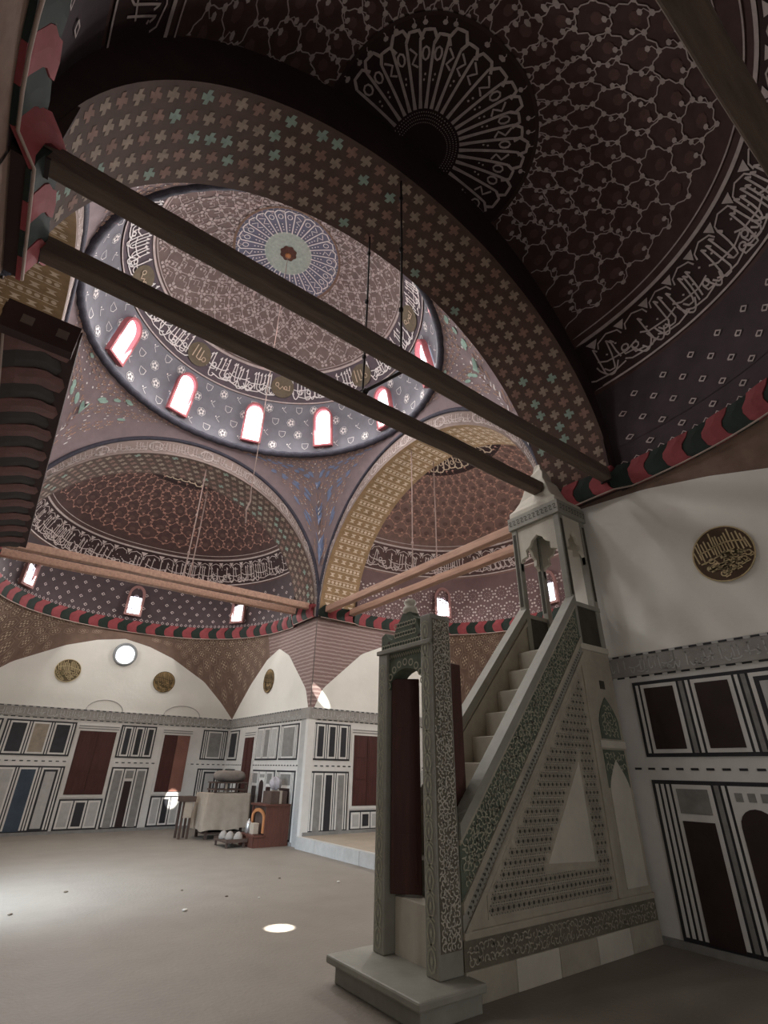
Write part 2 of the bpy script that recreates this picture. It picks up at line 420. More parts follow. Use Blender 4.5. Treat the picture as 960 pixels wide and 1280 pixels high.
# half domes -------------------------------------------------------
def semidome(key, m_dome, m_drum):
    sd = SD[key]; ref = sd.ref()
    g = MB(); ths = linsp(0, pi, 73)
    o = MB().grid(lambda th, ph: sd.semi(th, ph), ths, linsp(0, pi/2, 37)).build(f'ceiling_{key}_semidome', m_dome, None, True); o['kind'] = 'structure'
    dr = MB().grid(lambda th, z: sd.drum(th, z), ths, linsp(ZC-.02, ZD, 5)).grid(lambda th, ph: sd.semi(th, ph, .998), ths, linsp(0, .27, 8)).build(f'wall_{key}_drum', m_drum, None, True); dr['kind'] = 'structure'
    # inscription band between two fillets
    P0, P1 = .29, .50
    MB().grid(lambda th, ph: sd.semi(th, ph, .996), ths, linsp(P0, P1, 8)).build('inscription_ground', medal_dark if key != 'right' else semi_m, o, True)
    fil = Deco(lambda th, ph: sd.semi(th, ph), ref, .02)
    for ph, w in ((P0, .03), (P1+.01, .05), (P1+.045, .02)): fil.stroke([(t, ph) for t in linsp(0, pi, 91)], w)
    fil.build('fillet', line_grey if key != 'near' else line_grey, o)
    L = pi*3.7; h = 3.75*(P1-P0)*.86; n = L/h
    dd = Deco(lambda a, b: sd.semi(a/n*pi, P0+.015+b*(P1-P0-.03)*.88), ref, .026)
    rg = random.Random(3)
    for stt in glyphs(.2, n-.2, h, rg, .15): dd.stroke(stt, .024, 2)
    # row of little lobed niches above the script
    for i in range(int(n*1.6)):
        a = (i+.5)/1.6; q = [(a-.26, .86), (a-.22, 1.0), (a, 1.1), (a+.22, 1.0), (a+.26, .86)]; dd.stroke(q, .022)
        dd.poly([(a+.31-.12, 1.14), (a+.31, .92), (a+.31+.12, 1.14)])
    dd.build('inscription', line_grey, o)
    # honeycomb of curling vines
    nt = Deco(lambda th, ph: sd.semi(th, ph), ref, .012); blot = Deco(lambda th, ph: sd.semi(th, ph), ref, .006)
    NH = 23; hx = pi/(2*NH); rows = linsp(P1+.10, 1.13, 7); dph = rows[1]-rows[0]; dz = dph*.36
    jit = {}
    def node(j, k):
        if (j, k) not in jit: jit[j, k] = (k*hx+rg.uniform(-.12, .12)*hx, rows[0]+dph*j+((k+j) % 2)*dz+rg.uniform(-.05, .05)*dph)
        return jit[j, k]
    def edge(a, b, w):
        (x0_, y0_), (x1_, y1_) = a, b; bx_, by_ = -(y1_-y0_), (x1_-x0_); q = rg.choice((-1, 1))*rg.uniform(.06, .16)
        nt.stroke([a, (x0_+(x1_-x0_)*.3+bx_*q, y0_+(y1_-y0_)*.3+by_*q*.6), (x0_+(x1_-x0_)*.65-bx_*q, y0_+(y1_-y0_)*.65-by_*q*.6), b], w, 2)
    for j in range(len(rows)):
        for k in range(0, 2*NH):
            edge(node(j, k), node(j, k+1), .015)
            x_, y_ = node(j, k)
            if (k+j) % 2 == 1 and j < len(rows)-1: edge(node(j, k), node(j+1, k), .015)
            nt.disc(x_, y_, .010/max(cos(y_), .25), .009, 6)
            if rg.random() < .7:
                sg = rg.choice((-1, 1)); cy = y_+dph*.30
                nt.stroke([(x_+sg*hx*.1, y_+dph*.08), (x_+sg*hx*.35, y_+dph*.2), (x_+sg*hx*.25, cy+dph*.05)], .011); nt.disc(x_+sg*hx*.25, cy+dph*.05, .010/max(cos(y_), .25), .008, 6)
            if (k+j) % 2 == 0: blot.disc(x_, y_+dph*.55, hx*.45, dph*.2, 7, rg.random())
    nt.build('painted_vine_net', line_grey if key == 'near' else line_pink, o)
    blot.build('painted_blossoms', mat('paint_dim_mauve', (98, 74, 70), .85, .2, 8), o)
    # half medallion at the crown: polar coordinates around the apex, r in metres
    def med(al, r):
        ph = pi/2-r/3.75; return sd.semi(al, ph)
    mg = MB().grid(lambda al, r: Vector(med(al, r))+Vector((0, 0, -.010)), linsp(0, pi, 49), linsp(.02, 1.5, 9)).build('medallion_ground', medal_dark, o, True)
    ds = Deco(med, ref, .022)
    for r, w in ((1.52, .05),): ds.stroke([(a, r) for a in linsp(0, pi, 61)], w)
    ds.build('medallion_border', face_m, o)
    ds = Deco(med, ref, .024); NS = 21
    for i in range(NS):
        a = pi*(i+.5)/NS; r1 = rg.uniform(1.2, 1.32)
        ds.stroke([(a, r) for r in linsp(.52, r1, 6)], [.05, .038, .036, .036, .036, .03])
        w_ = pi/NS
        ds.stroke([(a, r1), (a+w_*.3, r1+.1), (a+w_*.9, r1+.1), (a+w_*1.2, r1)], .04, 2)
        c = rg.random()
        if c < .5: ds.ring(a+w_*.45, 1.12, w_*.28, .07, .026, 8)
        else: ds.stroke([(a+w_*.2, 1.2), (a+w_*.7, 1.12), (a+w_*.3, 1.03), (a+w_*.8, .98)], .026, 2)
        if c < .7: ds.disc(a+w_*.5, .9, .016, .016, 5); ds.disc(a+w_*.4, .84, .016, .016, 5)
    for r in (.36, .40, .44, .48):
        for i in range(44): ds.disc(pi*(i+.5*(int(r*100)//4 % 2))/44, r, .016, .010, 4)
    ds.build('medallion_script', line_grey if key == 'near' else line_tan, o)
    # painted drum
    dq = Deco(lambda th, z: sd.drum(th, z) if z < ZD else sd.semi(th, (z-ZD)/(ZTOP-ZD), .998), ref, .014)
    if key == 'right':
        for j, z in enumerate((5.95, 6.45)):
            for i in range(26):
                th = pi*(i+.5+.5*(j % 2))/26
                for k in range(12): dq.disc(th+.052*cos(k*pi/6), z+.19*sin(k*pi/6), .0085, .03, 5, k)
                for k in range(8): dq.disc(th+.022*cos(k*pi/4), z+.08*sin(k*pi/4), .003, .012, 4)
    else:
        for j in range(5):
            z = 5.86+.21*j
            for i in range(30):
                th = pi*(i+.5*(j % 2))/30
                if 0.02 < th < 3.12: dq.ring(th, z, .012, .04, .022, 4)
    for i in range(84): dq.ring(pi*(i+.5)/84, 5.69, .010, .042, .014, 4)
    dq.build('painted_diamonds', line_grey, dr)
    for th in (radians(40), radians(90), radians(140)):
        c = sd.drum(th, 5.84) if key != 'near' else sd.semi(radians(90)+(th-radians(90))*.92, .08); inw = (sd.P(0, T+.6, 5.84)-c); inw.z = 0; inw.normalize(); c = c+inw*.02
        lampw = {'far': FAR_W, 'right': RIGHT_W, 'near': NEAR_W}[key]
        window('window_apse', c, Vector((0, 0, 1)).cross(inw), (0, 0, 1), inw, .36, .78,
               mat('drum_window_surround', (132, 96, 92), .8, .1), .07, .1, True, 2 if key != 'near' else 1, None, lampw)
    return o

semis = {k: semidome(k, {'far': semi_m, 'right': semi_right_m, 'near': semi_m}[k], {'far': purple_m, 'right': starwall_m, 'near': purple_m}[k]) for k in ('far', 'right', 'near')}

# arches -----------------------------------------------------------
CROSS = [(-.5,-.18),(-.18,-.18),(-.3,-.5),(.1,-.5),(.18,-.18),(.5,-.3),(.5,.1),(.18,.18),(.3,.5),(-.1,.5),(-.18,.18),(-.5,.3)]
def arch_ring(key):
    sd = SD[key]; ref = sd.P(0, -.3 if key == 'left' else .5, 5.0)
    als = linsp(0, pi, 65)
    g = MB().grid(lambda a, v: sd.arch(a, v), als, linsp(-.025, T+.01, 5))
    o = g.build(f'ceiling_{key}_arch', soffit_m if key in ('near', 'far') else soffit_gold, None, True); o['kind'] = 'structure'
    # short impost below the springing
    for sg in (1, -1):
        b = MB(); p, q = sd.P(sg*sd.wi, 0, ZC-.02), sd.P(sg*(sd.hw+.1), T, ZC+.34)
        b.box(min(p.x, q.x), max(p.x, q.x), min(p.y, q.y), max(p.y, q.y), ZC-.0, ZC+.34).build('impost', face_m, o)
    if key != 'left':
        for sg in (1, -1):
            p, q = sd.P(sg*(sd.wi-.10), T-.03, 0), sd.P(sg*(sd.hw+.1), T+.005, 0)
            MB().box(min(p.x, q.x), max(p.x, q.x), min(p.y, q.y), max(p.y, q.y), ZC+.3, ZD+.12).build('arch_shoulder', face_m, o)
        # face towards the half dome
        def back(a, t):
            inner = sd.arch(a, T)
            hw = sd.hw; ph = a
            zo = ZC+(ZD-ZC)+(ZTOP-ZD)*max(0, sin(a)); outer = sd.P(hw*cos(a), T, zo)
            return inner.lerp(outer, t*1.06)
        MB().grid(back, als, linsp(0, 1, 4)).build('arch_face', face_m, o, True)
    # inscribed band towards the dome
    def front(a, t): return sd.arch(a, -.02).lerp(sd.arch(a, -.02, sd.hw-.005, 3.95), t)
    MB().grid(front, als, linsp(0, 1, 4)).build('inscribed_band', band_m, o, True)
    tb = MB(); tb.tube([sd.arch(a, -.03, sd.hw-.005, 3.96) for a in als], .05, 6)
    tb.build('arch_moulding', ring_m, o, True)
    L = pi*3.6; n = L/.36
    dd = Deco(lambda x, y: front(x/n*pi, .16+.62*y), (XC, YC, 6), .014); rg = random.Random(11)
    for stt in glyphs(1.2, n-1.2, .36, rg, .2):
        dd.stroke(stt, .013, 1)
    for k in range(9):
        a = n*(k+.5)/9; dd.ring(a, .5, .45, .48, .03, 12)
    dd.build('inscription', line_grey, o)
    # soffit ornament: whirling crosses
    cols = {'a': Deco(lambda a, v: sd.arch(a, v), ref, .003), 'b': Deco(lambda a, v: sd.arch(a, v), ref, .003), 'c': Deco(lambda a, v: sd.arch(a, v), ref, .003)}
    N = 50 if key in ('near', 'far') else 54; rg = random.Random(5)
    for i in range(N):
        for j in range(5):
            if key in ('near', 'far'):
                a = pi*(i+.5*(j % 2)+.25)/N; v = .12+.225*j; s_ = .155; ca, sa = 1, 0
                ck = rg.random(); kk = 'c' if ck < .12 else ('b' if (i % 2 == 0 and ck < .85) else 'a')
                cols[kk].poly([(a+x*s_/3.6, v+y*s_) for x, y in CROSS])
            elif i % 2 == 0 and j < 4:
                a = pi*(i+.5)/N; v = .2+.25*j; s_ = .17
                cols['a'].poly([(a+x*s_/3.6, v+y*s_) for x, y in ((-.3,-.5),(0,-.15),(.3,-.5),(.3,.5),(0,.15),(-.3,.5))])
            elif i % 2 and j < 4:
                a = pi*(i+.5)/N; v = .2+.25*j
                cols['a'].disc(a, v-.06, .012, .045, 8); cols['a'].disc(a, v+.06, .012, .045, 8); cols['b'].stroke([(a+.018, v-.12), (a+.02, v), (a+.018, v+.12)], .02); cols['b'].stroke([(a-.018, v-.12), (a-.02, v), (a-.018, v+.12)], .02)
    cross_t = mat('paint_dull_tan', (132, 116, 102), .85, .25, 8); cross_p = mat('paint_dull_rose', (118, 90, 80), .85, .25, 8); cross_g = mat('paint_dull_teal', (122, 138, 126), .85, .25, 8)
    cols['a'].build('painted_crosses', cross_t if key in ('near', 'far') else line_tan, o)
    cols['b'].build('painted_crosses', cross_p if key in ('near', 'far') else line_tan, o)
    if cols['c'].mb.v: cols['c'].build('painted_crosses', cross_g, o)
    return o
for k in ('far', 'right', 'near', 'left'): arch_ring(k)

# left (courtyard) side: shallow recess with the entrance
sd = SD['left']
wl = MB()
def lw(u0, u1, z0, z1, v0=T, v1=T+.3):
    a, b = sd.P(u0, v0, z0), sd.P(u1, v1, z1); wl.box(min(a.x, b.x), max(a.x, b.x), min(a.y, b.y), max(a.y, b.y), z0, z1)
lw(-sd.hw-.3, -1.0, 0, 9.3); lw(1.0, sd.hw+.3, 0, 9.3); lw(-1.0, 1.0, 3.0, 9.3)
lw(-sd.hw-.3, -sd.hw, 0, ZC+.4, 0, T); lw(sd.hw, sd.hw+.3, 0, ZC+.4, 0, T)
wall_left = wl.build('wall_courtyard', stone_grey); wall_left['kind'] = 'structure'
area('doorway_daylight', sd.P(.3, T-.02, 1.6), (1, .55, -.75), 1.9, 2.9, DOOR_W, (.70, .85, 1.0), 80)
dfr = MB()
for u in (-1.06, 1.06): a = sd.P(u-.06, T-.1, 0); b = sd.P(u+.06, T+.3, 3.06); dfr.box(min(a.x, b.x), max(a.x, b.x), min(a.y, b.y), max(a.y, b.y), 0, 3.1)
a = sd.P(-1.1, T-.1, 3); b = sd.P(1.1, T+.3, 3.1); dfr.box(min(a.x, b.x), max(a.x, b.x), min(a.y, b.y), max(a.y, b.y), 3.0, 3.14)
dfr = dfr.build('door_1', wood_red); dfr['kind'] = 'structure'

# pendentives, ring and dome ---------------------------------------
def rect_point(ph):
    c, s_ = cos(ph), sin(ph); k = min(AX/max(abs(c), 1e-6), AY/max(abs(s_), 1e-6)); return k*c, k*s_
def ext_z(x, y):                       # height of the band's outer edge where the direction meets the wall
    if abs(abs(x)-AX) < 1e-4: q = abs(y)/(AY-.005)
    else: q = abs(x)/(AX-.005)
    q = min(q, 1.0); return ZC+3.95*(sqrt(1-q*q)**.93)
def pend(ph, t):
    x, y = rect_point(ph); z = ext_z(x, y); r0 = sqrt(x*x+y*y); r1 = RR; zt = ZR
    rr = r0+(r1-r0)*(.45*t+.55*(1-cos(t*pi/2))); zz = z+(zt-z)*(.5*t+.5*sin(t*pi/2))
    return Vector((XC+rr*cos(atan2(y, x)), YC+rr*sin(atan2(y, x)), zz))
DREF = (XC, YC, 6.0)
pen = MB().grid(pend, linsp(0, 2*pi, 241), linsp(0, 1, 15)).build('ceiling_pendentives', pend_m, None, True); pen['kind'] = 'structure'
pb, po, pw = (Deco(pend, DREF, .012) for _ in range(3)); rg = random.Random(21)
corner = [atan2(sy*AY, sx*AX) for sx, sy in ((1, 1), (-1, 1), (-1, -1), (1, -1))]
for q, ph0 in enumerate(corner):
    for j in range(17):
        t = .14+.05*j; half = .03+.035*j; st_ = .045 if j % 5 not in (2, 3) else .075; n = int(half*2/st_)+1
        for i in range(n):
            a = ph0+(i-(n-1)/2)*st_+(.5*st_ if j % 2 else 0)
            if j % 5 in (2, 3):
                if q == 0:
                    for k in range(3): pb.disc(a+rg.uniform(-.012, .012), t+rg.uniform(-.015, .015), .016, .018, 6, rg.random())
                pw.disc(a, t, .006, .009, 5)
            else:
                for dx in (-.011, 0, .011): po.stroke([(a+dx*.4, t-.012), (a+dx*1.2, t+.010 if dx else t+.016)], [.012, .030])
                pw.disc(a, t-.016, .0035, .006, 5)
pb.build('painted_blue_flowers', paint_blue, pen); po.build('painted_lotus', paint_orange, pen); pw.build('painted_dots', line_w, pen)
dt = Deco(pend, DREF, .013)
for ph0 in corner[1:2]+corner[3:]:
    for k in range(12): dt.disc(ph0+.45*((k*.37) % 1)-.22, .5+.42*((k*.618) % 1), .020, .026, 9)
dt.build('painted_teal_rosettes', line_teal, pen)

RH = 3.55
def dome(th, ph): return Vector((XC+RR*cos(th)*cos(ph), YC+RR*sin(th)*cos(ph), ZR+.1+RH*sin(ph)))
dm = MB().grid(dome, linsp(0, 2*pi, 97), linsp(0, pi/2, 33)).build('ceiling_dome', dome_m, None, True); dm['kind'] = 'structure'
MB().grid(lambda t, p: Vector((XC, YC, 0))+(dome(t, p)-Vector((XC, YC, 0)))*.9985, linsp(0, 2*pi, 97), linsp(0, .43, 9)).build('painted_drum', drum_m, dm, True)
MB().grid(lambda t, p: Vector((XC, YC, 0))+(dome(t, p)-Vector((XC, YC, 0)))*.9975, linsp(0, 2*pi, 97), linsp(.44, .67, 6)).build('inscription_ground', inscr_bg, dm, True)
rgm = MB(); RK = 144
for i in range(RK):                    # rope-like ring moulding
    pass
rgm.grid(lambda t, q: Vector((XC+(RR-.02+.085*cos(q))*cos(t), YC+(RR-.02+.085*cos(q))*sin(t), ZR+.03+(.085+.012*sin(72*t+q))*sin(q))), linsp(0, 2*pi, 433), linsp(0, 2*pi, 9))
ring = rgm.build('trim_1', ring_m, None, True); ring['kind'] = 'structure'
fl = Deco(dome, DREF, .045)
for ph, w in ((.435, .035), (.675, .06), (.70, .02)): fl.stroke([(t, ph) for t in linsp(0, 2*pi, 121)], w)
fl.build('fillet', line_grey, dm)
# drum flowers and leaves
df = Deco(dome, DREF, .03); rg = random.Random(9)
for j in range(4):
    for i in range(50):
        th = 2*pi*(i+.5*(j % 2))/50; ph = .06+.105*j; c = (i+2*j) % 3
        if c == 0:
            for k in range(5): df.disc(th+.016*cos(k*1.2566), ph+.018*sin(k*1.2566), .009, .011, 6)
            df.ring(th, ph, .032, .036, .010, 7, rg.random())
        elif c == 1: df.stroke([(th-.026, ph+.024), (th-.020, ph-.012), (th, ph-.028), (th+.020, ph-.012), (th+.026, ph+.024), (th-.026, ph+.024)], .014)
        else: df.stroke([(th-.02, ph-.024), (th+.008, ph+.0), (th-.012, ph+.028)], .013); df.disc(th+.014, ph+.014, .006, .007, 5)
df.build('painted_flowers', line_w, dm)
# inscription with roundels
n = 2*pi*3.1/.72
di = Deco(lambda a, b: dome(radians(108)-a/n*2*pi, .46+.2*b), DREF, .05); rg = random.Random(17)
NR = 8
for k in range(NR):
    a0 = n*k/NR+.42; a1 = n*(k+1)/NR-.42
    for stt in glyphs(a0, a1, .72, rg, .13): di.stroke(stt, .026, 2)
di.build('inscription', line_w, dm)
rd = Deco(lambda a, b: dome(a, b), DREF, .052); rl = Deco(dome, DREF, .09)
for k in range(NR):
    th = radians(108)-2*pi*k/NR; rd.disc(th, .56, .105, .088, 24)
    if k % 2 == 0:      # the roundel that reads like alif, lam, lam, ha
        for q, (x, y0, y1) in enumerate(((.035, -.03, .04), (.012, -.025, .035), (-.010, -.025, .03))): rl.stroke([(th+x*1.5, .56+y0*1.4), (th+x*1.5, .56+y1*1.4)], .026)
        rl.stroke([(th+.018, .525), (th-.015, .52), (th-.033, .532)], .024); rl.ring(th-.048, .54, .016, .018, .02, 7)
    else:
        rl.ring(th+.05, .575, .016, .016, .02, 7); rl.stroke([(th+.045, .56), (th+.022, .54), (th, .565), (th-.018, .54)], .024); rl.ring(th-.03, .553, .013, .014, .02, 7); rl.stroke([(th-.03, .54), (th-.066, .533), (th-.066, .575)], .024)
rd.build('roundel_ground', mat('paint_olive', (106, 96, 80), .85, .15, 8), dm); rl.build('roundel_script', line_tan, dm)
# lattice of vines and blossoms
dl = Deco(dome, DREF, .014); db = Deco(dome, DREF, .018); rg = random.Random(4)
rows = linsp(.74, 1.19, 7); NL = 28
for j, ph in enumerate(rows):
    dph = rows[1]-rows[0]
    for i in range(NL):
        th = 2*pi*i/NL; hx = pi/NL; o_ = hx*(j % 2)
        dl.stroke([(th+o_, ph), (th+o_+hx, ph+dph)], .016, 2); dl.stroke([(th+o_, ph), (th+o_-hx, ph+dph)], .016, 2)
        sc = 1/cos(ph)
        for k in range(4):
            a = k*pi/2+pi/4; db.disc(th+o_+.020*sc*cos(a), ph+.020*sin(a), .012*sc, .012, 5, a)
        for k in range(3):
            q = rg.uniform(0, 6.28); x_, y_ = th+o_+hx+.4*hx*cos(q), ph+dph*.3*sin(q)
            dl.stroke([(x_-.018*sc, y_-.012), (x_, y_+.014), (x_+.018*sc, y_-.004)], .018); 
            if rg.random() < .6: db.disc(x_+.01*sc, y_-.02, .010*sc, .010, 5)
dl.build('painted_vine_net', line_grey, dm); db.build('painted_blossoms', line_grey, dm)
# crown medallion
def med(al, r): return dome(al, pi/2-r/3.65)
MB().grid(lambda a, r: med(a, r)-Vector((0, 0, .012)), linsp(0, 2*pi, 73), linsp(.01, 1.27, 8)).build('medallion_ground', medal_bg, dm, True)
MB().grid(lambda a, r: med(a, r)-Vector((0, 0, .022)), linsp(0, 2*pi, 49), linsp(.01, .58, 5)).build('medallion_heart', pale_green, dm, True)
ds = Deco(med, DREF, .03)
for i in range(30):
    a = 2*pi*i/30; w_ = 2*pi/30; c = rg.random()
    ds.stroke([(a, r) for r in linsp(.56, 1.16, 5)], .028)
    ds.stroke([(a, 1.16), (a+w_*.4, 1.23), (a+w_, 1.20)], .03, 2)
    if c < .5: ds.ring(a+w_*.5, 1.04, w_*.26, .07, .02, 8)
    else: ds.stroke([(a+w_*.2, 1.12), (a+w_*.75, 1.04), (a+w_*.25, .95), (a+w_*.75, .88)], .02, 2)
    for r in (.66, .74, .82): ds.disc(a+w_*.5, r, .022/r*.8, .022, 5)
ds.build('medallion_script', line_w, dm)
dk = Deco(med, DREF, .024); dk.stroke([(t, 1.31) for t in linsp(0, 2*pi, 81)], .06); dk.build('medallion_border', mat('paint_brown_border', (126, 102, 88), .85, .1, 8), dm)

for k in range(10):
    th = radians(140-32.727*k); c = dome(th, .06); n_ = Vector((-cos(th), -sin(th), -.12)).normalized(); upv = (dome(th, .36)-dome(th, .06)).normalized()
    n_ = (n_-upv*n_.dot(upv)).normalized()
    window('window_dome', c+n_*.015, Vector((0, 0, 1)).cross(n_), upv, n_, .45, 1.03, red_frame, .05, .14, True, 0, None, DOME_W, .75)

# ------------------------------------------------------------------ cornice of alternating red and black leaves
def leaf_mesh(name, m, L, depth, h):
    g = MB(); zs = linsp(0, h, 7); vs = []
    for z in zs:
        q = z/h; off = .36*L*sin(pi*q*1.2)-.10*L+.05*L*sin(pi*q*4); d = .035+(depth-.035)*(q**.8)
        vs += [(-L/2+off, 0, z), (L/2+off, 0, z), (L/2+off, d*.94, z), (off, d, z), (-L/2+off, d*.94, z)]
    fs = []
    for i in range(len(zs)-1):
        for j in range(5): fs.append((i*5+j, i*5+(j+1) % 5, (i+1)*5+(j+1) % 5, (i+1)*5+j))
    n = len(vs); fs += [(4, 3, 2, 1, 0), tuple(range(n-5, n))]
    me = bpy.data.meshes.new(name); me.from_pydata(vs, [], fs); me.materials.append(m); return me
def cornice(name, pts, inward, L0=.27, depth=.14, h=.34, z0=ZC-.02, mr=paint_red, mg=paint_green):
    """pts: plan polyline; inward(p): direction into the room"""
    P = [Vector((p[0], p[1], 0)) for p in pts]; cum = [0]
    for a, b in zip(P, P[1:]): cum.append(cum[-1]+(b-a).length)
    n = int(cum[-1]/L0); n -= n % 2; L = cum[-1]/n
    def at(s_):
        for i in range(len(P)-1):
            if s_ <= cum[i+1]: return P[i].lerp(P[i+1], (s_-cum[i])/max(cum[i+1]-cum[i], 1e-9)), (P[i+1]-P[i]).normalized()
        return P[-1], (P[-1]-P[-2]).normalized()
    tb = MB(); off = [p+inward(p)*.05 for p in P]
    tb.tube([(p.x, p.y, z0-.004) for p in off], .012, 6)
    root = tb.build(name, paint_edge, None, True); root['kind'] = 'structure'
    red, grn = leaf_mesh('cornice_leaf', mr, L*.97, depth, h), leaf_mesh('cornice_leaf', mg, L*.97, depth*.9, h*.985)
    for i in range(n):
        p, t = at((i+.5)*L); nrm = inward(p); nrm = (nrm-t*nrm.dot(t)).normalized(); x = t if t.cross(nrm).z > 0 else -t
        o = bpy.data.objects.new('cornice_leaf', red if i % 2 == 0 else grn); COL.objects.link(o)
        o.matrix_basis = Matrix(((x.x, nrm.x, 0, p.x), (x.y, nrm.y, 0, p.y), (0, 0, 1, z0), (0, 0, 0, 1)))
        o.parent = root
    return root
for i, key in enumerate(('far', 'right', 'near')):
    sd = SD[key]; pl = [sd.P(sd.wi+.01, v, 0) for v in linsp(.0, T-.02, 4)]+[sd.drum(th, 0) for th in linsp(.03, pi-.03, 60)]+[sd.P(-sd.wi-.01, v, 0) for v in linsp(T-.02, .0, 4)]
    cornice(f'trim_{i+2}', pl, lambda p, s_=sd: (lambda q: Vector((q.x, q.y, 0)).normalized())(s_.P(0, .55, 0)-p))
sd = SD['left']
cornice('trim_5', [sd.P(-sd.hw+.80, 0, 0), sd.P(sd.hw-.1, 0, 0)], lambda p: Vector((1, 0, 0)), .30, .62, .2, ZC+.0, mat('ledge_dull_red', (94, 64, 60), .8, .2, 6), mat('ledge_dull_black', (46, 40, 38), .8, .2, 6))
lg = MB().box(X0-.02, X0+.65, Y0+.75, Y1-.05, ZC+.20, ZC+.31); lg.box(X0, X0+.63, Y0+.70, Y0+.82, ZC-.02, ZC+.32)
lgo = lg.build('trim_6', face_m); lgo['kind'] = 'structure'
for y in (Y0+.42,):
    dq = MB()
    for x in (X0+.2, X0+.5): dq.box(x-.05, x+.05, Y0+.69, Y0+.70, ZC+.10, ZC+.20)
    dq.build('square_motif', mat('paint_dim_grey', (110, 98, 92)), lgo)

# ------------------------------------------------------------------ marble dado
class Wl:
    def __init__(s, sd, which):
        s.sd = sd; s.which = which; s.par = walls[sd.key, which]
    def P(s, a, z, d):
        if s.which == 'back': return s.sd.P(a, D-d, z)
        sg = 1 if s.which == '+' else -1
        return s.sd.P(sg*(s.sd.hw-d), a, z)
    def slab(s, name, m, a0, a1, z0, z1, d0, d1, parent=None): return slab(name, m, parent or s.par, s.P(a0, z0, d0), s.P(a1, z1, d1))
    def arched(s, name, m, a0, a1, z0, z1, d0, d1, rise=.5):
        r = abs(a1-a0)/2; c = (a0+a1)/2; zs = z1-2*r*rise
        pts = [(a0, z0), (a1, z0)]+[(c+(a1-c)*cos(t), zs+2*r*rise*sin(t)) for t in linsp(0, pi, 11)]
        p0 = [s.P(a, z, d0) for a, z in pts]; off = s.P(0, 0, d1)-s.P(0, 0, d0)
        return MB().prism(p0, off).build(name, m, s.par)

WID = {'S': .032, 'G': .045, 's': .022}
def bay(w, a0, a1, z0, z1, pat):
    """dark bordered field holding white fillets (S), grey fillets (G) and framed slabs (a material, or (material, 'q'|'a'))"""
    sg = 1 if a1 > a0 else -1; width = abs(a1-a0); bd = .04
    w.slab('marble_field', m_black, a0, a1, z0, z1, .012, .026)
    fixed = sum(WID.get(p, 0) if isinstance(p, str) else 0 for p in pat); npan = sum(0 if isinstance(p, str) else 1 for p in pat)
    gap = .030; free = width-2*bd-fixed-gap*(len(pat)-1); pw = max(.08, free/max(npan, 1)); a = a0+sg*bd
    for p in pat:
        if isinstance(p, str):
            ww = WID[p]; w.slab('marble_fillet', m_white if p != 'G' else m_grey, a, a+sg*ww, z0+bd, z1-bd, .026, .036)
        else:
            m, kind = p if isinstance(p, tuple) else (p, ''); ww = pw; fr = min(.042, pw*.2)
            w.slab('marble_frame', m_white, a, a+sg*ww, z0+bd, z1-bd, .026, .036)
            i0, i1 = a+sg*fr, a+sg*(ww-fr); lo, hi = z0+bd+fr, z1-bd-fr
            if z1-z0 > 1.2: lo = z0+.02
            if kind == 'q':
                sq = min(abs(i1-i0), .24); w.slab('marble_square', m_grey, i0, i1, hi-sq, hi, .036, .042); w.slab('marble_panel', m, i0, i1, lo, hi-sq-.07, .036, .042)
            elif kind == 'a':
                w.arched('marble_panel', m, i0, i1, lo, hi-.16, .036, .042)
                c = (i0+i1)/2
                for e in (-1, 0, 1): w.slab('marble_tessera', m_grey, c+e*abs(i1-i0)*.36-.035, c+e*abs(i1-i0)*.36+.035, hi-.1+.04*(e == 0)*0, hi-.02, .036, .041)
            elif kind == 'k':
                w.slab('marble_border', m_black, i0, i1, lo, hi, .036, .040); w.slab('marble_panel', m, i0+sg*.05, i1-sg*.05, lo+.05, hi-.05, .040, .046)
            else: w.slab('marble_panel', m, i0, i1, lo, hi, .036, .042)
        a += sg*(ww+gap)

def dado(w, a0, a1, z0=0):
    """frieze, dashed fillets and the two plain bands along a wall"""
    n = max(1, int(abs(a1-a0)/1.1))
    w.slab('marble_backing', m_white, a0, a1, z0, 2.72, 0, .012)
    for i in range(n):
        b0, b1 = a0+(a1-a0)*i/n, a0+(a1-a0)*(i+1)/n
        w.slab('frieze_slab', stone_grey, b0+.003, b1-.003, 2.72, 2.955, 0, .045)
    w.slab('frieze_fillet', m_pale, a0, a1, 2.955, ZB+.005, 0, .05)
    w.slab('base_course', m_grey, a0, a1, z0, z0+.07, 0, .05)
    t = MB(); k = int(abs(a1-a0)/.16)
    for i in range(k):
        c = min(a0, a1)+(i+.5)*abs(a1-a0)/k
        for zz, hh, ln in ((2.968, .011, .045), (2.71, .010, .05), (1.665, .012, .04)):
            p, q = w.P(c-ln, zz-hh, 0), w.P(c+ln, zz+hh, .054 if zz > 2.9 else (.016 if zz > 2 else .020))
            t.box(min(p.x, q.x), max(p.x, q.x), min(p.y, q.y), max(p.y, q.y), zz-hh, zz+hh)
    t.build('inlaid_dashes', m_black, w.par)
    # worn relief lettering on the frieze
    Lh = .18; d = Deco(lambda a, b: w.P(min(a0, a1)+a*Lh, 2.745+.19*b, .045), w.P((a0+a1)/2, 2.5, 2.0), .004)
    for stt in glyphs(.3, abs(a1-a0)/Lh-.3, Lh, random.Random(int(abs(a0*7+a1*13))), .5): d.stroke(stt, .014)
    d.build('frieze_lettering', m_pale, w.par)

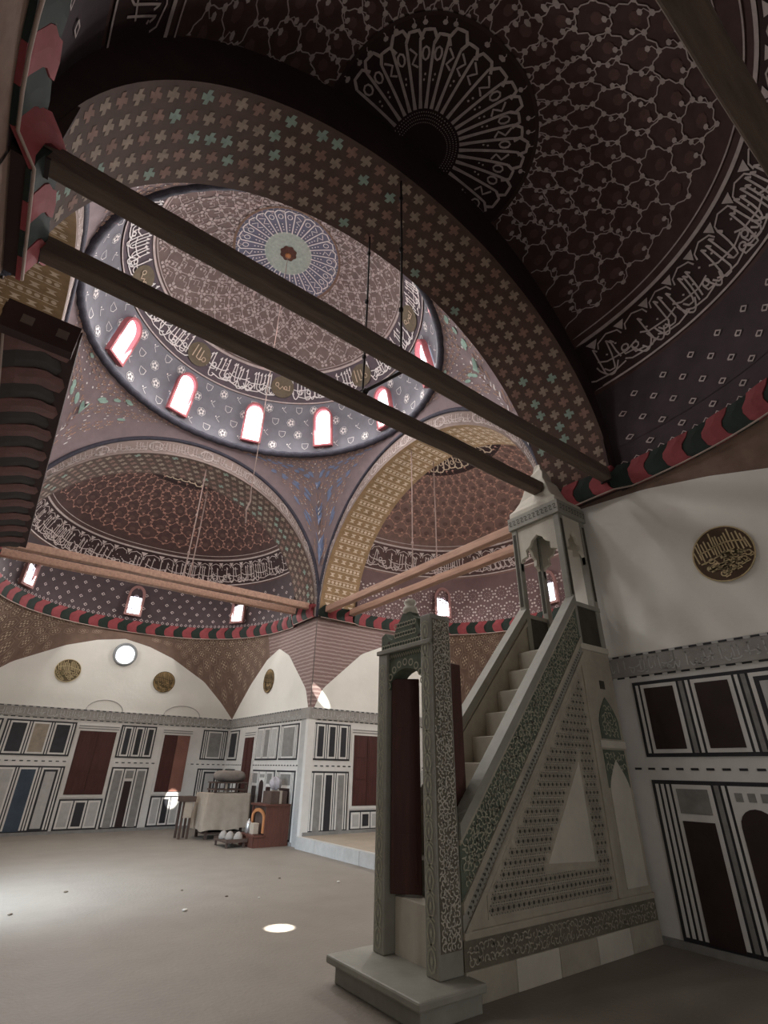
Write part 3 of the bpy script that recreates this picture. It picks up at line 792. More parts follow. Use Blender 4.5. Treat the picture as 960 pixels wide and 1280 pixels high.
U0, U1, L0_, L1_ = 1.79, 2.64, .07, 1.55
_wn = [0]
def shuttered(w, a0, a1, z0, z1, style=0, bot=True):
    _wn[0] += 1; sg = 1 if a1 > a0 else -1
    fr = w.slab('frame', m_white, a0-sg*.07, a1+sg*.07, z0-.07, z1+.16, .012, .03); fr.name = f'window_{_wn[0]}'; fr['kind'] = 'structure'
    fr.parent = None; fr.matrix_parent_inverse = Matrix.Identity(4)
    def sl(name, m, *q): return w.slab(name, m, *q, parent=fr)
    for k, zz in enumerate((z1+.05, z1+.11)): sl('lintel_fillet', m_grey, a0-sg*.05, a1+sg*.05, zz, zz+.025, .03, .036)
    sl('shutter_recess', wood_dark, a0, a1, z0, z1, .03, .034)
    mid = (a0+a1)/2
    for q, (b0, b1) in enumerate(((a0, mid), (mid, a1))):
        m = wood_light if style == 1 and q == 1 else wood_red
        sl('shutter', m, b0+sg*.008, b1-sg*.008, z0+.01, z1-.01, .034, .05)
        nn = 3
        for j in range(nn):
            h = (z1-z0-.1)/nn; sl('shutter_panel', m, b0+sg*.05, b1-sg*.05, z0+.08+j*h, z0+.02+(j+1)*h-.02, .05, .058)
    if bot: bay(w, a0-sg*.05, a1+sg*.05, L0_, z0-.10, [(m_pale, ''), m_black, (m_pale, '')])
    return fr

far = SD['far']
wf = Wl(far, 'back'); X = lambda x: x-XC
dado(wf, X(X0), X(X1))
bay(wf, X(-.72), X(.40), U0, U1, ['S', m_black, 'S', m_grey, 'S']); bay(wf, X(-.72), X(.40), L0_, L1_, ['S', (m_pale, 'k'), 'S', m_slate, 'S'])
bay(wf, X(.47), X(2.10), U0, U1, ['S', m_black, 'S', m_beige, 'S', m_black, 'S'])
bay(wf, X(.47), X(2.10), L0_, L1_, ['S', m_pale, 'S', m_slate, 'S', (m_pale, 'k'), 'S'])
shuttered(wf, X(2.22), X(3.16), .88, 2.44)
bay(wf, X(3.26), X(4.24), U0, U1, ['s', (m_black, ''), 'S', m_black, 'S', m_black]); bay(wf, X(3.26), X(4.24), L0_, L1_, [m_grey, (m_maroon, 'q'), m_grey])
shuttered(wf, X(4.50), X(5.27), .93, 2.44, 1)
bay(wf, X(5.66), X(6.45), U0, U1, ['S', 'S', m_grey, 'S', 'S']); bay(wf, X(5.66), X(6.45), L0_, L1_, ['S', 'S', (m_pale, 'k'), 'S', 'S'])

ws = Wl(far, '+'); V = lambda y: y-Y1
dado(ws, .36, D)
slab('pier_corner', m_pale, walls['far', '+'], (X1-.03, Y1-.02, 0), (X1+.04, Y1+.36, 2.72)); slab('pier_corner', m_white, walls['far', '+'], (X1-.04, Y1-.03, 0), (X1+.16, Y1+.10, 2.72))
slab('pier_frieze', stone_grey, walls['far', '+'], (X1-.05, Y1-.04, 2.72), (X1+.2, Y1+.36, ZB))
bay(ws, V(16.35), V(17.12), U0, U1, ['S', m_black, 'S']); bay(ws, V(16.35), V(17.12), L0_, L1_, ['S', m_black, 'S'])
shuttered(ws, V(15.15), V(15.8), .45, 2.4, 0, False)
bay(ws, V(13.55), V(14.97), U0, U1, ['S', m_pale, 'S', m_grey, 'S', m_pale, 'S']); bay(ws, V(12.42), V(13.45), U0, U1, ['S', 'S', m_grey, 'S', 'S'])
bay(ws, V(13.55), V(14.97), L0_, L1_, ['S', (m_maroon, 'q'), 'S', (m_maroon, 'a'), 'S', (m_maroon, 'q')]); bay(ws, V(12.42), V(13.45), L0_, L1_, ['S', 'S', (m_maroon, 'q'), 'S', 'S', 'S'])

wr = Wl(SD['right'], '-')            # qibla recess wall at y = Y1, facing the camera
V = lambda x: x-X1
dado(wr, .02, D, PLAT)
L0_ = PLAT+.05
bay(wr, V(6.66), V(7.76), U0, U1, ['s', m_black, 'S', m_black, 'S', m_black, 's']); bay(wr, V(6.66), V(7.76), L0_, L1_, ['S', m_grey, (m_black, ''), 'S', m_grey, 'S'])
shuttered(wr, V(7.88), V(8.72), .80, 2.40)
bay(wr, V(8.95), V(10.1), U0, U1, ['s', m_black, 'S', m_black, 'S', m_black, 's']); bay(wr, V(8.95), V(10.1), L0_, L1_, ['S', m_grey, m_black, 'S', m_grey, 'S'])
shuttered(wr, V(10.35), V(11.1), .80, 2.40)
wq = Wl(SD['right'], 'back'); dado(wq, -AY, AY, PLAT)
for a in (-3.4, -1.9, 1.1, 2.6):
    bay(wq, a, a+1.0, U0, U1, ['S', m_black, 'S', m_grey, 'S']); bay(wq, a, a+1.0, L0_, L1_, ['S', m_grey, 'S', m_black, 'S'])
L0_ = .07
wn = Wl(SD['near'], '-')             # wall carrying the pulpit
V = lambda y: Y0-y
dado(wn, .02, D)
nm = [MB(), MB()]
bay(wn, V(3.47), V(1.62), U0, U1, ['S', (m_maroon, ''), 'G', 'S', (m_maroon, ''), 'S', 'G', (m_pale, 'k'), 'S'])
bay(wn, V(1.54), V(-.30), U0, U1, ['S', (m_maroon, ''), 'G', 'S', (m_maroon, ''), 'S', 'G', (m_pale, 'k'), 'S'])
bay(wn, V(3.47), V(1.62), L0_, L1_, ['S', 'S', 'S', (m_maroon, 'q'), 'G', 'S', (m_maroon, 'a'), 'S', 'G', (m_maroon, 'q')])
bay(wn, V(1.54), V(-.30), L0_, L1_, ['S', 'S', (m_maroon, 'q'), 'G', 'S', (m_maroon, 'a'), 'S', (m_maroon, 'q'), 'S'])
for key, which in (('near', '+'), ('near', 'back'), ('right', '+'), ('far', '-')):
    sd = SD[key]; w = Wl(sd, which)
    if which == 'back': a0, a1 = -sd.hw, sd.hw
    else: a0, a1 = .02, D
    z0 = PLAT if key == 'right' else 0; dado(w, a0, a1, z0); L0_ = z0+.07; k = 4
    for i in range(k):
        b0 = a0+(a1-a0)*(i+.08)/k; b1 = a0+(a1-a0)*(i+.92)/k
        bay(w, b0, b1, U0, U1, ['S', m_black, 'S', m_grey, 'S', m_black, 'S']); bay(w, b0, b1, L0_, L1_, ['S', m_grey, 'S', m_black, 'S', m_grey, 'S'])
L0_ = .07

# unseen glowing windows added in the near end wall to brighten the pulpit side
for k, x in enumerate((1.0, 4.6)):
    window('window_near', (x, Y0-D+.03, .95), (1, 0, 0), (0, 0, 1), (0, 1, 0), .9, 1.4, m_white, .08, .06, False, 1, None, NEAR_END_W, .25, 10, (1, .86, .68))

# round window and thin relief arches in the lunettes
cw = Vector((2.87, Y1+D-.02, 4.60)); k = 28
rw = MB().grid(lambda a, q: (cw.x+(.30+.045*cos(q))*cos(a), cw.y-.02-.04*sin(q), cw.z+(.30+.045*cos(q))*sin(a)), linsp(0, 2*pi, 41), linsp(0, 2*pi, 9)).build('window_round', grey_frame, None, True); rw['kind'] = 'structure'
MB().add([(cw.x+.3*cos(2*pi*i/k), cw.y-.015, cw.z+.3*sin(2*pi*i/k)) for i in range(k)], [tuple(range(k))]).build('pane', pane_m, rw)
area('daylight', (cw.x, cw.y-.08, cw.z), (0, -1, -.3), .5, .5, 20, (.95, .97, 1))
ra = MB()
for c, w_ in ((2.7, .48), (4.9, .55)): ra.tube([(c+w_*cos(t), Y1+D-.018, ZB+.30*sin(t)) for t in linsp(0, pi, 17)], .013, 5)
ra.build('relief_arch', m_pale, walls['far', 'back'])
ra = MB(); ra.tube([(8.35+.5*cos(t), Y1+.018, ZB+.26*sin(t)) for t in linsp(0, pi, 17)], .016, 5); ra.build('relief_arch', m_grey, walls['right', '-'])

# ------------------------------------------------------------------ inscribed roundels
def roundel(label, c, right, nrm, r, bg, fg, seed, rz=1.0):
    c, R_, N_ = Vector(c), Vector(right), Vector(nrm); U_ = Vector((0, 0, 1)); k = 40
    t = thing('inscribed_roundel', label, 'roundel', c-U_*r, 'inscribed roundels on the lunettes')
    P = lambda x, y, d: c+R_*x+U_*y+N_*d
    m = MB().prism([P(r*cos(2*pi*i/k), r*rz*sin(2*pi*i/k), .0) for i in range(k)], N_*.025); m.build('disc', bg, t)
    m = MB()
    for i in range(k): a, b = 2*pi*i/k, 2*pi*(i+1)/k; m.tube([P(r*cos(a), r*rz*sin(a), .026), P(r*cos(b), r*rz*sin(b), .026)], .009, 5, False)
    m.build('rim', fg, t)
    d = Deco(lambda x, y: P(x, y, .026), c+N_*3, .006); rg = random.Random(seed)
    def clip(x, y): return x*x+(y/rz)**2 < (r*.93)**2
    x = -r
    while x < r:                    # close-set tall shafts
        y0, y1 = rg.uniform(-.25, .05)*r, rg.uniform(.55, .9)*r; lim = sqrt(max(0, (r*.92)**2-x*x))*rz
        if lim > .1*r: d.stroke([(x-.05*r, min(y1, lim)), (x, (y0+min(y1, lim))/2), (x+.05*r, max(y0, -lim))], .05*r)
        x += rg.uniform(.085, .14)*r
    for y in (.28, -.12, -.45):
        d.stroke([(q*r, (y+.10*sin(3*q+seed))*r) for q in linsp(-.78 if abs(y) < .4 else -.6, .78 if abs(y) < .4 else .6, 12)], .05*r)
    for i in range(30):
        x, y = rg.uniform(-.8, .8)*r, rg.uniform(-.88, .0)*r
        if clip(x*1.15, y*1.15): d.ring(x, y, .10*r, .09*r, .045*r, 8); d.stroke([(x+.1*r, y), (x+.18*r, y-.1*r), (x+.02*r, y-.14*r)], .045*r)
    d.build('script', fg, t)
    return t
roundel('dark oval roundel with pale gilded script on the white wall beside the pulpit', (X1-.013, 2.03, 3.96), (0, -1, 0), (-1, 0, 0), .33, roundel_bg, gold_m, 1, 1.02)
gold_d = mat('gilded_ground', (150, 124, 84), .6, .2, 10); roundel_lt = mat('roundel_olive', (84, 72, 48), .7, .2, 8)
roundel('gilded roundel beside the round window, above the panelled bay with blue-grey slab', (1.50, Y1+D-.013, 3.97), (1, 0, 0), (0, -1, 0), .32, roundel_lt, gold_m, 2, .95)
roundel('gilded roundel above the half-lit shutter beside the round window', (4.16, Y1+D-.013, 3.93), (1, 0, 0), (0, -1, 0), .32, gold_d, roundel_lt, 3, .95)
roundel('brown roundel alone in the narrow white lunette beside the striped pier', (X1-.013, 14.62, 3.92), (0, -1, 0), (-1, 0, 0), .33, gold_d, roundel_lt, 4, 1.02)

# ------------------------------------------------------------------ tie beams and hangers
def beam(label, a, b, w, h, m, z, ironm=None, group='tie beams across the arches'):
    a, b = Vector((*a, z)), Vector((*b, z)); t = (b-a).normalized(); n = t.cross(Vector((0, 0, 1)))
    r = thing('tie_beam', label, 'beam', a, group); pts = []
    N = 13; m1 = MB(); rg = random.Random(int(abs(a.x*31+a.y*7)*10))
    prof = [(-w/2, 0), (w/2, 0), (w/2, h), (-w/2, h)]
    vs = []
    for i in range(N):
        p = a.lerp(b, i/(N-1))+n*rg.uniform(-.008, .008)+Vector((0, 0, rg.uniform(-.006, .006)))
        vs += [tuple(p+n*x+Vector((0, 0, y))) for x, y in prof]
    fs = [(i*4+j, i*4+(j+1) % 4, i*4+4+(j+1) % 4, i*4+4+j) for i in range(N-1) for j in range(4)]+[(3, 2, 1, 0), tuple(range(4*N-4, 4*N))]
    bevel(m1.add(vs, fs).build('timber', m, r), .018)
    for q in (.012, .988):
        p = a.lerp(b, q); c = MB(); s_ = 1.08
        vs = [tuple(p+t*dx+n*x*s_+Vector((0, 0, (y-h/2)*s_+h/2))) for dx in (-.03, .03) for x, y in prof]
        c.add(vs, [(0,1,2,3), (7,6,5,4)]+[(i, (i+1) % 4, 4+(i+1) % 4, 4+i) for i in range(4)]).build('iron_strap', iron, r)
    return r
e = .10
beam('dark tie beam under the star-painted arch, the one passing above the pulpit canopy', (X0+e, 3.14), (X1-e, 3.14), .155, .19, beam_dark, 5.42)
beam('dark tie beam under the star-painted arch, the one ending behind the pulpit canopy', (X0+e, 4.06), (X1-e, 4.06), .16, .20, beam_dark, 5.49)
beam('pale worn tie beam of the far arch on the dome side', (X0+e, 12.15), (X1-e, 12.15), .17, .17, beam_pale, 5.52)
beam('pale worn tie beam of the far arch on the half-dome side', (X0+e, 12.95), (X1-e, 12.95), .17, .17, beam_pale, 5.55)
beam('pinkish tie beam of the prayer-niche arch, the one on the dome side', (6.72, Y0+e), (6.72, Y1-e), .17, .17, beam_pale, 5.42)
beam('pinkish tie beam of the prayer-niche arch, the one on the half-dome side', (7.50, Y0+e), (7.50, Y1-e), .17, .17, beam_pale, 5.46)
beam('dark tie beam crossing the near half dome, clear of the star-painted arch', (X0+e, -.03), (X1-.55, -.03), .19, .21, beam_dark, 5.62)

def hanger(label, x, y, z0, z1, m, r=.014, cat='rod'):
    t = thing('iron_hanger', label, cat, (x, y, z0), 'iron rods hanging from the vaults')
    MB().tube([(x, y, z0), (x+.01, y, (z0+z1)/2), (x, y, z1)], r, 6).build('rod', m, t)
    n = 3
    for i in range(n): z = z0+(z1-z0)*(i+.6)/n; MB().lathe([(.004, z-.05), (r*2, z-.02), (r*2, z+.02), (.004, z+.05)], (x, y), 8).build('knuckle', m, t)
    MB().tube([(x+.035*cos(a), y, z0+.02+.035*sin(a)) for a in linsp(0, 2*pi, 13)], .008, 5).build('eye', m, t)
    return t
hanger('dark iron hanger dropping to the beam that passes above the pulpit', 2.48, 3.14, 5.64, 8.82, iron)
hanger('dark iron hanger dropping to the beam that ends behind the pulpit canopy', 2.60, 4.06, 5.73, 8.82, iron)
st = thing('iron_strut', 'short dark iron strut linking the two dark beams', 'strut', (2.6, 4.06, 5.7)); MB().tube([(2.6, 4.0, 5.74), (2.72, 3.2, 5.62)], .022, 6).build('bar', iron, st); MB().lathe([(.03, 5.70), (.045, 5.73), (.03, 5.76)], (2.6, 4.0), 8).build('boss', iron, st)
hanger('thin pale hanger dropping to the far beam on the dome side', 2.88, 12.15, 5.69, 8.83, iron_pale, .016)
hanger('thin pale hanger dropping to the far beam on the half-dome side', 3.22, 12.95, 5.72, 8.83, iron_pale, .016)
hanger('thin pale hanger dropping to the prayer-niche beam on the dome side', 6.72, 8.08, 5.59, 8.83, iron_pale, .014)
hanger('thin pale hanger dropping to the prayer-niche beam on the half-dome side', 7.50, 8.12, 5.63, 8.83, iron_pale, .014)
lc = thing('lamp_chain', 'long thin pale chain hanging from the crown of the dome', 'chain', (XC, YC-.1, 5.6))
ztop = ZR+.1+RH
MB().tube([(XC, YC, ztop-.19), (XC, YC-.05, 9.5), (XC+.01, YC-.02, 7), (XC, YC-.03, 6.2)], .009, 5).build('wire', iron_pale, lc)
MB().tube([(XC, YC-.03, 6.2), (XC+.03, YC, 6.0), (XC-.03, YC-.02, 5.8), (XC+.01, YC, 5.55)], .016, 5).build('loose_end', iron_pale, lc)
bs = thing('dome_boss', 'scalloped red-brown wooden boss at the crown of the dome', 'boss', (XC, YC, ztop-.1))
MB().grid(lambda a, q: (XC+(.20+.014*cos(8*a))*q*cos(a), YC+(.20+.014*cos(8*a))*q*sin(a), ztop-.04-.09*(1-q*q)), linsp(0, 2*pi, 49), linsp(.02, 1, 6)).build('rosette', wood_cab, bs, True)
MB().lathe([(.01, ztop-.17), (.05, ztop-.16), (.08, ztop-.12), (.03, ztop-.10)], (XC, YC), 16).build('knob', wood_orange, bs, True)

# ------------------------------------------------------------------ the pulpit (minbar)
MN = thing('minbar', 'tall carved grey-green marble pulpit with staircase, portal and pointed canopy', 'pulpit', (4.9, 4.13, 0))
ya, yb = 3.70, 4.57
def rz(x): return 1.19+1.099*(x-3.58)
def mbx(name, m, x0, x1, y0, y1, z0, z1, parent=MN, bv=0):
    o = MB().box(x0, x1, y0, y1, z0, z1).build(name, m, parent)
    if bv: bevel(o, bv)
    return o
# base step with nosing, threshold
bs_ = mbx('base_step', mb_rail, 2.99, 3.60, 3.56, 4.68, 0, .13, bv=.01); mbx('step_nosing', mb_rail, 2.93, 3.60, 3.50, 4.74, .13, .19, bs_, .015)
mbx('threshold', mb_w, 3.42, 3.95, 3.86, 4.41, .17, .60, bv=.01)
# plinth blocks and carved base frieze
for i in range(5):
    x0 = 3.56+i*(6.48-3.56)/5; mbx('plinth_block', mb_w if i % 2 else mb, x0+.003, x0+(6.48-3.56)/5-.003, ya-.02, yb+.02, 0, .21, bv=.006)
fz = mbx('base_frieze', mb_ground, 3.56, 6.48, ya-.008, yb+.008, .21, .40)
mbx('string_course', mb, 3.56, 6.48, ya-.025, yb+.025, .40, .455, bv=.008)
def wallplane(y, sgn): return lambda a, b: Vector((a, y, b))
NREF = (4.9, 0, 1.5)
def scrolls(d, x0, x1, zlo, zhi, size, w, rg, dens=1.0):
    """arabesque scrolls; zlo, zhi are functions of x"""
    nx = int((x1-x0)/size*1.25*dens)
    for i in range(nx):
        x = x0+(x1-x0)*(i+.5)/nx; lo, hi = zlo(x), zhi(x); nz = max(1, int((hi-lo)/size*1.3*dens))
        for j in range(nz):
            z = lo+(hi-lo)*(j+.5)/nz; a0 = rg.uniform(0, 2*pi); sg = rg.choice((-1, 1)); r = size*.5*rg.uniform(.85, 1.1)
            pts = [(x+r*(1-.8*k/9)*cos(a0+sg*k*.6), z+r*(1-.8*k/9)*sin(a0+sg*k*.6)) for k in range(10)]
            pts = [(px, min(max(pz, lo), hi)) for px, pz in pts]; d.stroke(pts, w)
            a1 = a0+rg.uniform(1.5, 4); q = [(x+r*cos(a1)*t, z+r*sin(a1)*t) for t in (.5, .9, 1.3)]; q = [(px, min(max(pz, lo), hi)) for px, pz in q]; d.stroke(q, [w*1.6, w*1.2, w*.4])
rg = random.Random(31)
d = Deco(wallplane(ya-.008, 1), NREF, .006); scrolls(d, 3.60, 6.44, lambda x: .225, lambda x: .385, .075, .010, rg); d.build('frieze_carving', mb, fz)
# side walls (triangular cheeks)
def cheek(y0, y1, name):
    pts = [(3.56, .455), (5.86, .455), (5.86, rz(5.86)-.86), (5.86, rz(5.86)-.02), (3.56, rz(3.56)-.02)]
    return MB().prism([(x, y0, z) for x, z in pts], (0, y1-y0, 0)).build(name, mb, MN)
ck = cheek(ya, ya+.08, 'cheek_wall'); ck2 = cheek(yb-.08, yb, 'cheek_wall')
def band(name, m, o0, o1, y0, y1, x0=3.56, x1=5.86, parent=MN, base=.455):
    pts = [(x0, max(base, rz(x0)-o1)), (x1, rz(x1)-o1), (x1, rz(x1)-o0), (x0, rz(x0)-o0)]
    if rz(x0)-o1 < base: xx = 3.58+(base+o1-1.19)/1.099; pts = [(x0, base), (xx, base)]+pts[1:]
    return MB().prism([(x, y0, z) for x, z in pts], (0, y1-y0, 0)).build(name, m, parent)
band('coping', mb_rail, -.03, .09, ya-.03, ya+.11); band('coping', mb_rail, -.03, .09, yb-.11, yb+.03)
pn = band('balustrade_panel', mb_g, .13, .52, ya-.010, ya)
band('rail_moulding', mb, .09, .13, ya-.022, ya); band('rail_moulding', mb, .52, .60, ya-.028, ya)
pb2 = band('pitted_border', mb_rail, .60, .72, ya-.012, ya); band('rail_moulding', mb, .72, .80, ya-.026, ya)
band('rail_moulding', mb, .15, .22, yb-.1, yb-.08)
d = Deco(wallplane(ya-.010, 1), NREF, .008); scrolls(d, 3.60, 5.80, lambda x: max(.47, rz(x)-.51), lambda x: rz(x)-.145, .085, .012, rg, 1.2); d.build('arabesque_carving', mb_carve, pn)
d = Deco(wallplane(ya-.012, 1), NREF, .003)
for i in range(70):
    x = 3.62+2.2*i/70; z = rz(x)-.66
    if z > .5: d.disc(x, z, .011, .014, 6); d.disc(x+.013, z-.03, .006, .008, 5); d.disc(x+.013, z+.04, .006, .008, 5)
d.build('pit_shade', mb_hole, pb2)  # dark dots colour in the shade of the pits
# triangular openwork field
fx0, fx1, fz0 = 3.86, 5.80, .50
def hyp(x): return rz(x)-.83
tri = MB().prism([(fx0, ya-.006, fz0), (fx1, ya-.006, fz0), (fx1, ya-.006, hyp(fx1)), (fx0, ya-.006, max(fz0+.01, hyp(fx0)))], (0, .006, 0)).build('openwork_field', mb, MN)
wtri = [(4.72, .83), (5.48, .80), (5.44, 1.72)]
def in_w(x, z):
    s_ = [(wtri[(i+1) % 3][0]-wtri[i][0])*(z-wtri[i][1])-(wtri[(i+1) % 3][1]-wtri[i][1])*(x-wtri[i][0]) for i in range(3)]; return all(v > -.05 for v in s_)
d = Deco(wallplane(ya-.006, 1), NREF, .003); dr_ = Deco(wallplane(ya-.006, 1), NREF, .010)
pz = .078
for j in range(34):
    z = fz0+.06+pz*j
    for i in range(30):
        x = fx0+.05+.068*(i+.5*(j % 2))
        if x > fx1-.06 or z > hyp(x)-.07 or in_w(x, z): continue
        r = .021
        d.poly([(x+r*(1 if k % 2 == 0 else .55)*cos(k*pi/6+pi/2), z+r*(1 if k % 2 == 0 else .55)*sin(k*pi/6+pi/2)) for k in range(12)])
        for k in range(6):
            a = k*pi/3; px, pz_ = x+.036*cos(a), z+.036*sin(a)
            if pz_ < hyp(px)-.05 and not in_w(px, pz_): d.disc(px, pz_, .007, .007, 4, a)
        dr_.ring(x, z, .030, .030, .007, 6, pi/6)
    xs = 3.58+(z+pz/2+.83-1.19)/1.099+.05
    if xs < fx1-.1 and j % 1 == 0:
        seg = [x for x in linsp(max(xs, fx0+.03), fx1-.05, 60)]; run = []
        for x in seg:
            if in_w(x, z+pz/2):
                if len(run) > 1: dr_.stroke(run, .010)
                run = []
            else: run.append((x, z+pz/2))
        if len(run) > 1: dr_.stroke(run, .010)
d.build('star_piercings', mb_hole, tri); dr_.build('star_strapwork', mb, tri)  # flat dark stars painted for the shade inside the piercings
MB().prism([(x, ya-.012, z) for x, z in wtri], (0, .008, 0)).build('blank_triangle', mb_w, MN)
for (x0, z0), (x1, z1) in (((fx1+.02, fz0), (fx1+.02, hyp(fx1))),):
    mbx('upright_moulding', mb, x0-.03, x0+.04, ya-.024, ya, z0-.04, z1+.1, bv=.006)
# stairs
NSTEP = 9
for i in range(NSTEP):
    x0 = 3.62+i*.246; z1 = .60+(i+1)*.272
    mbx('stair_step', mb_w, x0, 5.95, ya+.08, yb-.08, .455 if i == 0 else z1-.30, z1, bv=.01)
# portal
px0, px1 = 3.30, 3.56
for k, (y0, y1, zt) in enumerate(((ya, ya+.16, 3.02), (yb-.16, yb, 2.72))):
    po_ = mbx('portal_post', mb_rail, px0, px1, y0, y1, .19, zt, bv=.012)
    pc = Deco(lambda a, b, yy=(y0+y1)/2: Vector((px0-.001, yy+a, b)), (0, 4.1, 1.5), .006)
    zz = .3
    while zz < zt-.15:
        pc.ring(0, zz, .045, .075, .016, 8); pc.stroke([(-.05, zz+.075), (0, zz+.1), (.05, zz+.075)], .014); pc.disc(0, zz, .016, .03, 6); zz += .17
    pc.build('post_carving', mb_carve, po_)
    if k == 0:
        sg_ = MB().box(px0+.02, px1-.02, ya-.004, ya, .35, zt-.05).build('post_side_ground', mb_ground, po_)
        pc = Deco(wallplane(ya-.004, 1), NREF, .006); scrolls(pc, px0+.03, px1-.03, lambda x: .36, lambda x: zt-.06, .062, .010, rg); pc.build('post_side_carving', mb_w, po_)
# arched lintel
def prism_yz(pts, x0, x1, name, m, parent=MN): return MB().prism([(x0, y, z) for y, z in pts], (x1-x0, 0, 0)).build(name, m, parent)
yc_ = (ya+yb)/2; hwid = (yb-ya)/2-.155
arc = [(yc_+hwid*cos(t), 2.30+.24*sin(t)**.85) for t in linsp(0, pi, 15)]
pts = [(ya+.16, 2.74), (ya+.16, 2.30)]+arc[::-1]+[(yb-.16, 2.30), (yb-.16, 2.74)]
lt = prism_yz([(ya+.155, 2.74)]+[(yc_-hwid*cos(t), 2.30+.24*sin(t)**.85) for t in linsp(0, pi, 15)]+[(yb-.155, 2.74)], px0+.03, px1-.04, 'lintel', mb_g)
cp = Deco(lambda a, b: Vector((px0+.03, a, b)), (0, 4.1, 2), .008)
for i in range(9):
    t = pi*(i+.5)/9; cp.ring(yc_-hwid*1.0*cos(t), 2.345+.255*sin(t), .032, .032, .014, 8)
for i in range(14):
    y = ya+.2+i*(yb-ya-.4)/13; z = 2.68; cp.stroke([(y-.02, z-.02), (y, z+.02), (y+.02, z-.02)], .013)
cp.build('lintel_carving', mb_carve, lt)
mbx('lintel_string', mb_rail, px0-.015, px1, ya-.0, yb+.02, 2.72, 2.765, bv=.006)
crest = [(yb, 2.765), (yb, 2.93), (yb-.07, 2.96), (yb-.12, 2.90), (yb-.19, 2.87), (yb-.235, 2.93), (yb-.27, 3.01), (yb-.33, 3.06), (yc_+.06, 3.12), (yc_-.06, 3.12), (ya+.33, 3.07), (ya+.26, 3.03), (ya+.235, 2.94), (ya+.2, 2.88), (ya+.16, 2.87), (ya+.16, 2.765)]
cr = prism_yz(crest, px0+.04, px1-.10, 'cresting', mb_g)
cp = Deco(lambda a, b: Vector((px0+.04, a, b)), (0, 4.1, 2.5), .008); ch = Deco(lambda a, b: Vector((px0+.04, a, b)), (0, 4.1, 2.5), .004)
for i in range(15):
    y = ya+.2+i*(yb-ya-.24)/14; top = 2.85 if (y < ya+.26 or y > yb-.24) else 3.03
    for z in linsp(2.80, top-.03, 3 if top > 2.9 else 1): cp.ring(y, z, .024, .026, .012, 7)
for y, z in ((yb-.14, 2.84), (ya+.22, 2.84), (yb-.26, 2.9), (ya+.3, 2.94)): ch.disc(y, z, .026, .022, 7)
cp.build('cresting_carving', mb_carve, cr); ch.build('cresting_piercing', mb_hole, cr)  # cresting holes are dark discs, their shade put into the colour
fi = MB().lathe([(.05, 3.10), (.085, 3.14), (.075, 3.19), (.05, 3.20), (.07, 3.235), (.06, 3.27), (.02, 3.285)], (px0+.1, yc_), 10).build('finial', mb_w, MN, True)
# door leaves
def leaf(a, b, z0, z1):
    a, b = Vector((*a, 0)), Vector((*b, 0)); t = (b-a).normalized(); n = Vector((t.y, -t.x, 0)); L = (b-a).length; th = .045
    def q(x0, x1, y0, y1, za, zb): return MB().prism([a+t*x0+n*y0+Vector((0, 0, za)), a+t*x1+n*y0+Vector((0, 0, za)), a+t*x1+n*y1+Vector((0, 0, za)), a+t*x0+n*y1+Vector((0, 0, za))], (0, 0, zb-za))
    o = q(0, L, -th/2, th/2, z0, z1).build('door_leaf', wood_door, MN); bevel(o, .006)
    for za, zb in ((z0+.06, z0+.45), (z0+.52, z0+1.30), (z0+1.37, z1-.07)):
        for s_ in (-1, 1): q(.04, L-.04, s_*th/2-.006, s_*th/2+.006, za, zb).build('door_panel', wood_door, o)
    return o
leaf((3.36, 4.395), (3.57, 4.205), .62, 2.46); leaf((3.56, 3.885), (3.86, 3.90), .80, 2.60)
# canopy stage
kx0, kx1 = 5.84, 6.47
kb = mbx('canopy_base', mb, kx0+.02, kx1, ya, yb, .455, 3.02)
mbx('landing', mb_w, kx0, kx1, ya-.02, yb+.02, 3.02, 3.10, bv=.01)
pa = mbx('parapet_panel', mb_hole, kx0+.09, kx1-.08, ya+.015, ya+.06, 3.10, 3.62); mbx('parapet_panel', mb_hole, kx0+.09, kx1-.08, yb-.06, yb-.015, 3.10, 3.62)
mbx('parapet_rail', mb_rail, kx0, kx1, ya-.005, ya+.07, 3.60, 3.66); mbx('parapet_rail', mb_rail, kx0, kx1, yb-.07, yb+.005, 3.60, 3.66)
# niche, spandrel and disc in the base below
nx0, nx1 = 5.99, 6.40; nc = (nx0+nx1)/2
npts = [(nx0, .52), (nx1, .52), (nx1, 1.45)]+[(nc+(nx1-nc)*(1-t), 1.45+.30*t**.7) for t in linsp(.1, 1, 7)]+[(nc-(nx1-nc)*(1-t), 1.45+.30*t**.7) for t in linsp(.9, 0, 7)]
MB().prism([(x, ya-.010, z) for x, z in npts], (0, .008, 0)).build('niche_panel', mb_w, kb)
sp_ = MB().prism([(x, ya-.006, z) for x, z in ((nx0-.02, 1.46), (nx1+.02, 1.46), (nx1+.02, 1.86), (nx0-.02, 1.86))], (0, .006, 0)).build('niche_spandrel', mb_g, kb)
d = Deco(wallplane(ya-.006, 1), NREF, .003)
scrolls(d, nx0, nx1, lambda x: 1.62, lambda x: 1.84, .1, .013, rg); d.build('spandrel_carving', mb_carve, sp_)
pk = [(nx0, 1.98), (nx1, 1.98), (nx1, 2.18)]+[(nc+(nx1-nc)*(1-t), 2.18+.28*t**.7) for t in linsp(.15, 1, 6)]+[(nc-(nx1-nc)*(1-t), 2.18+.28*t**.7) for t in linsp(.85, 0, 6)]
hd = MB().prism([(x, ya-.010, z) for x, z in pk], (0, .008, 0)).build('lobed_head', mb_g, kb)
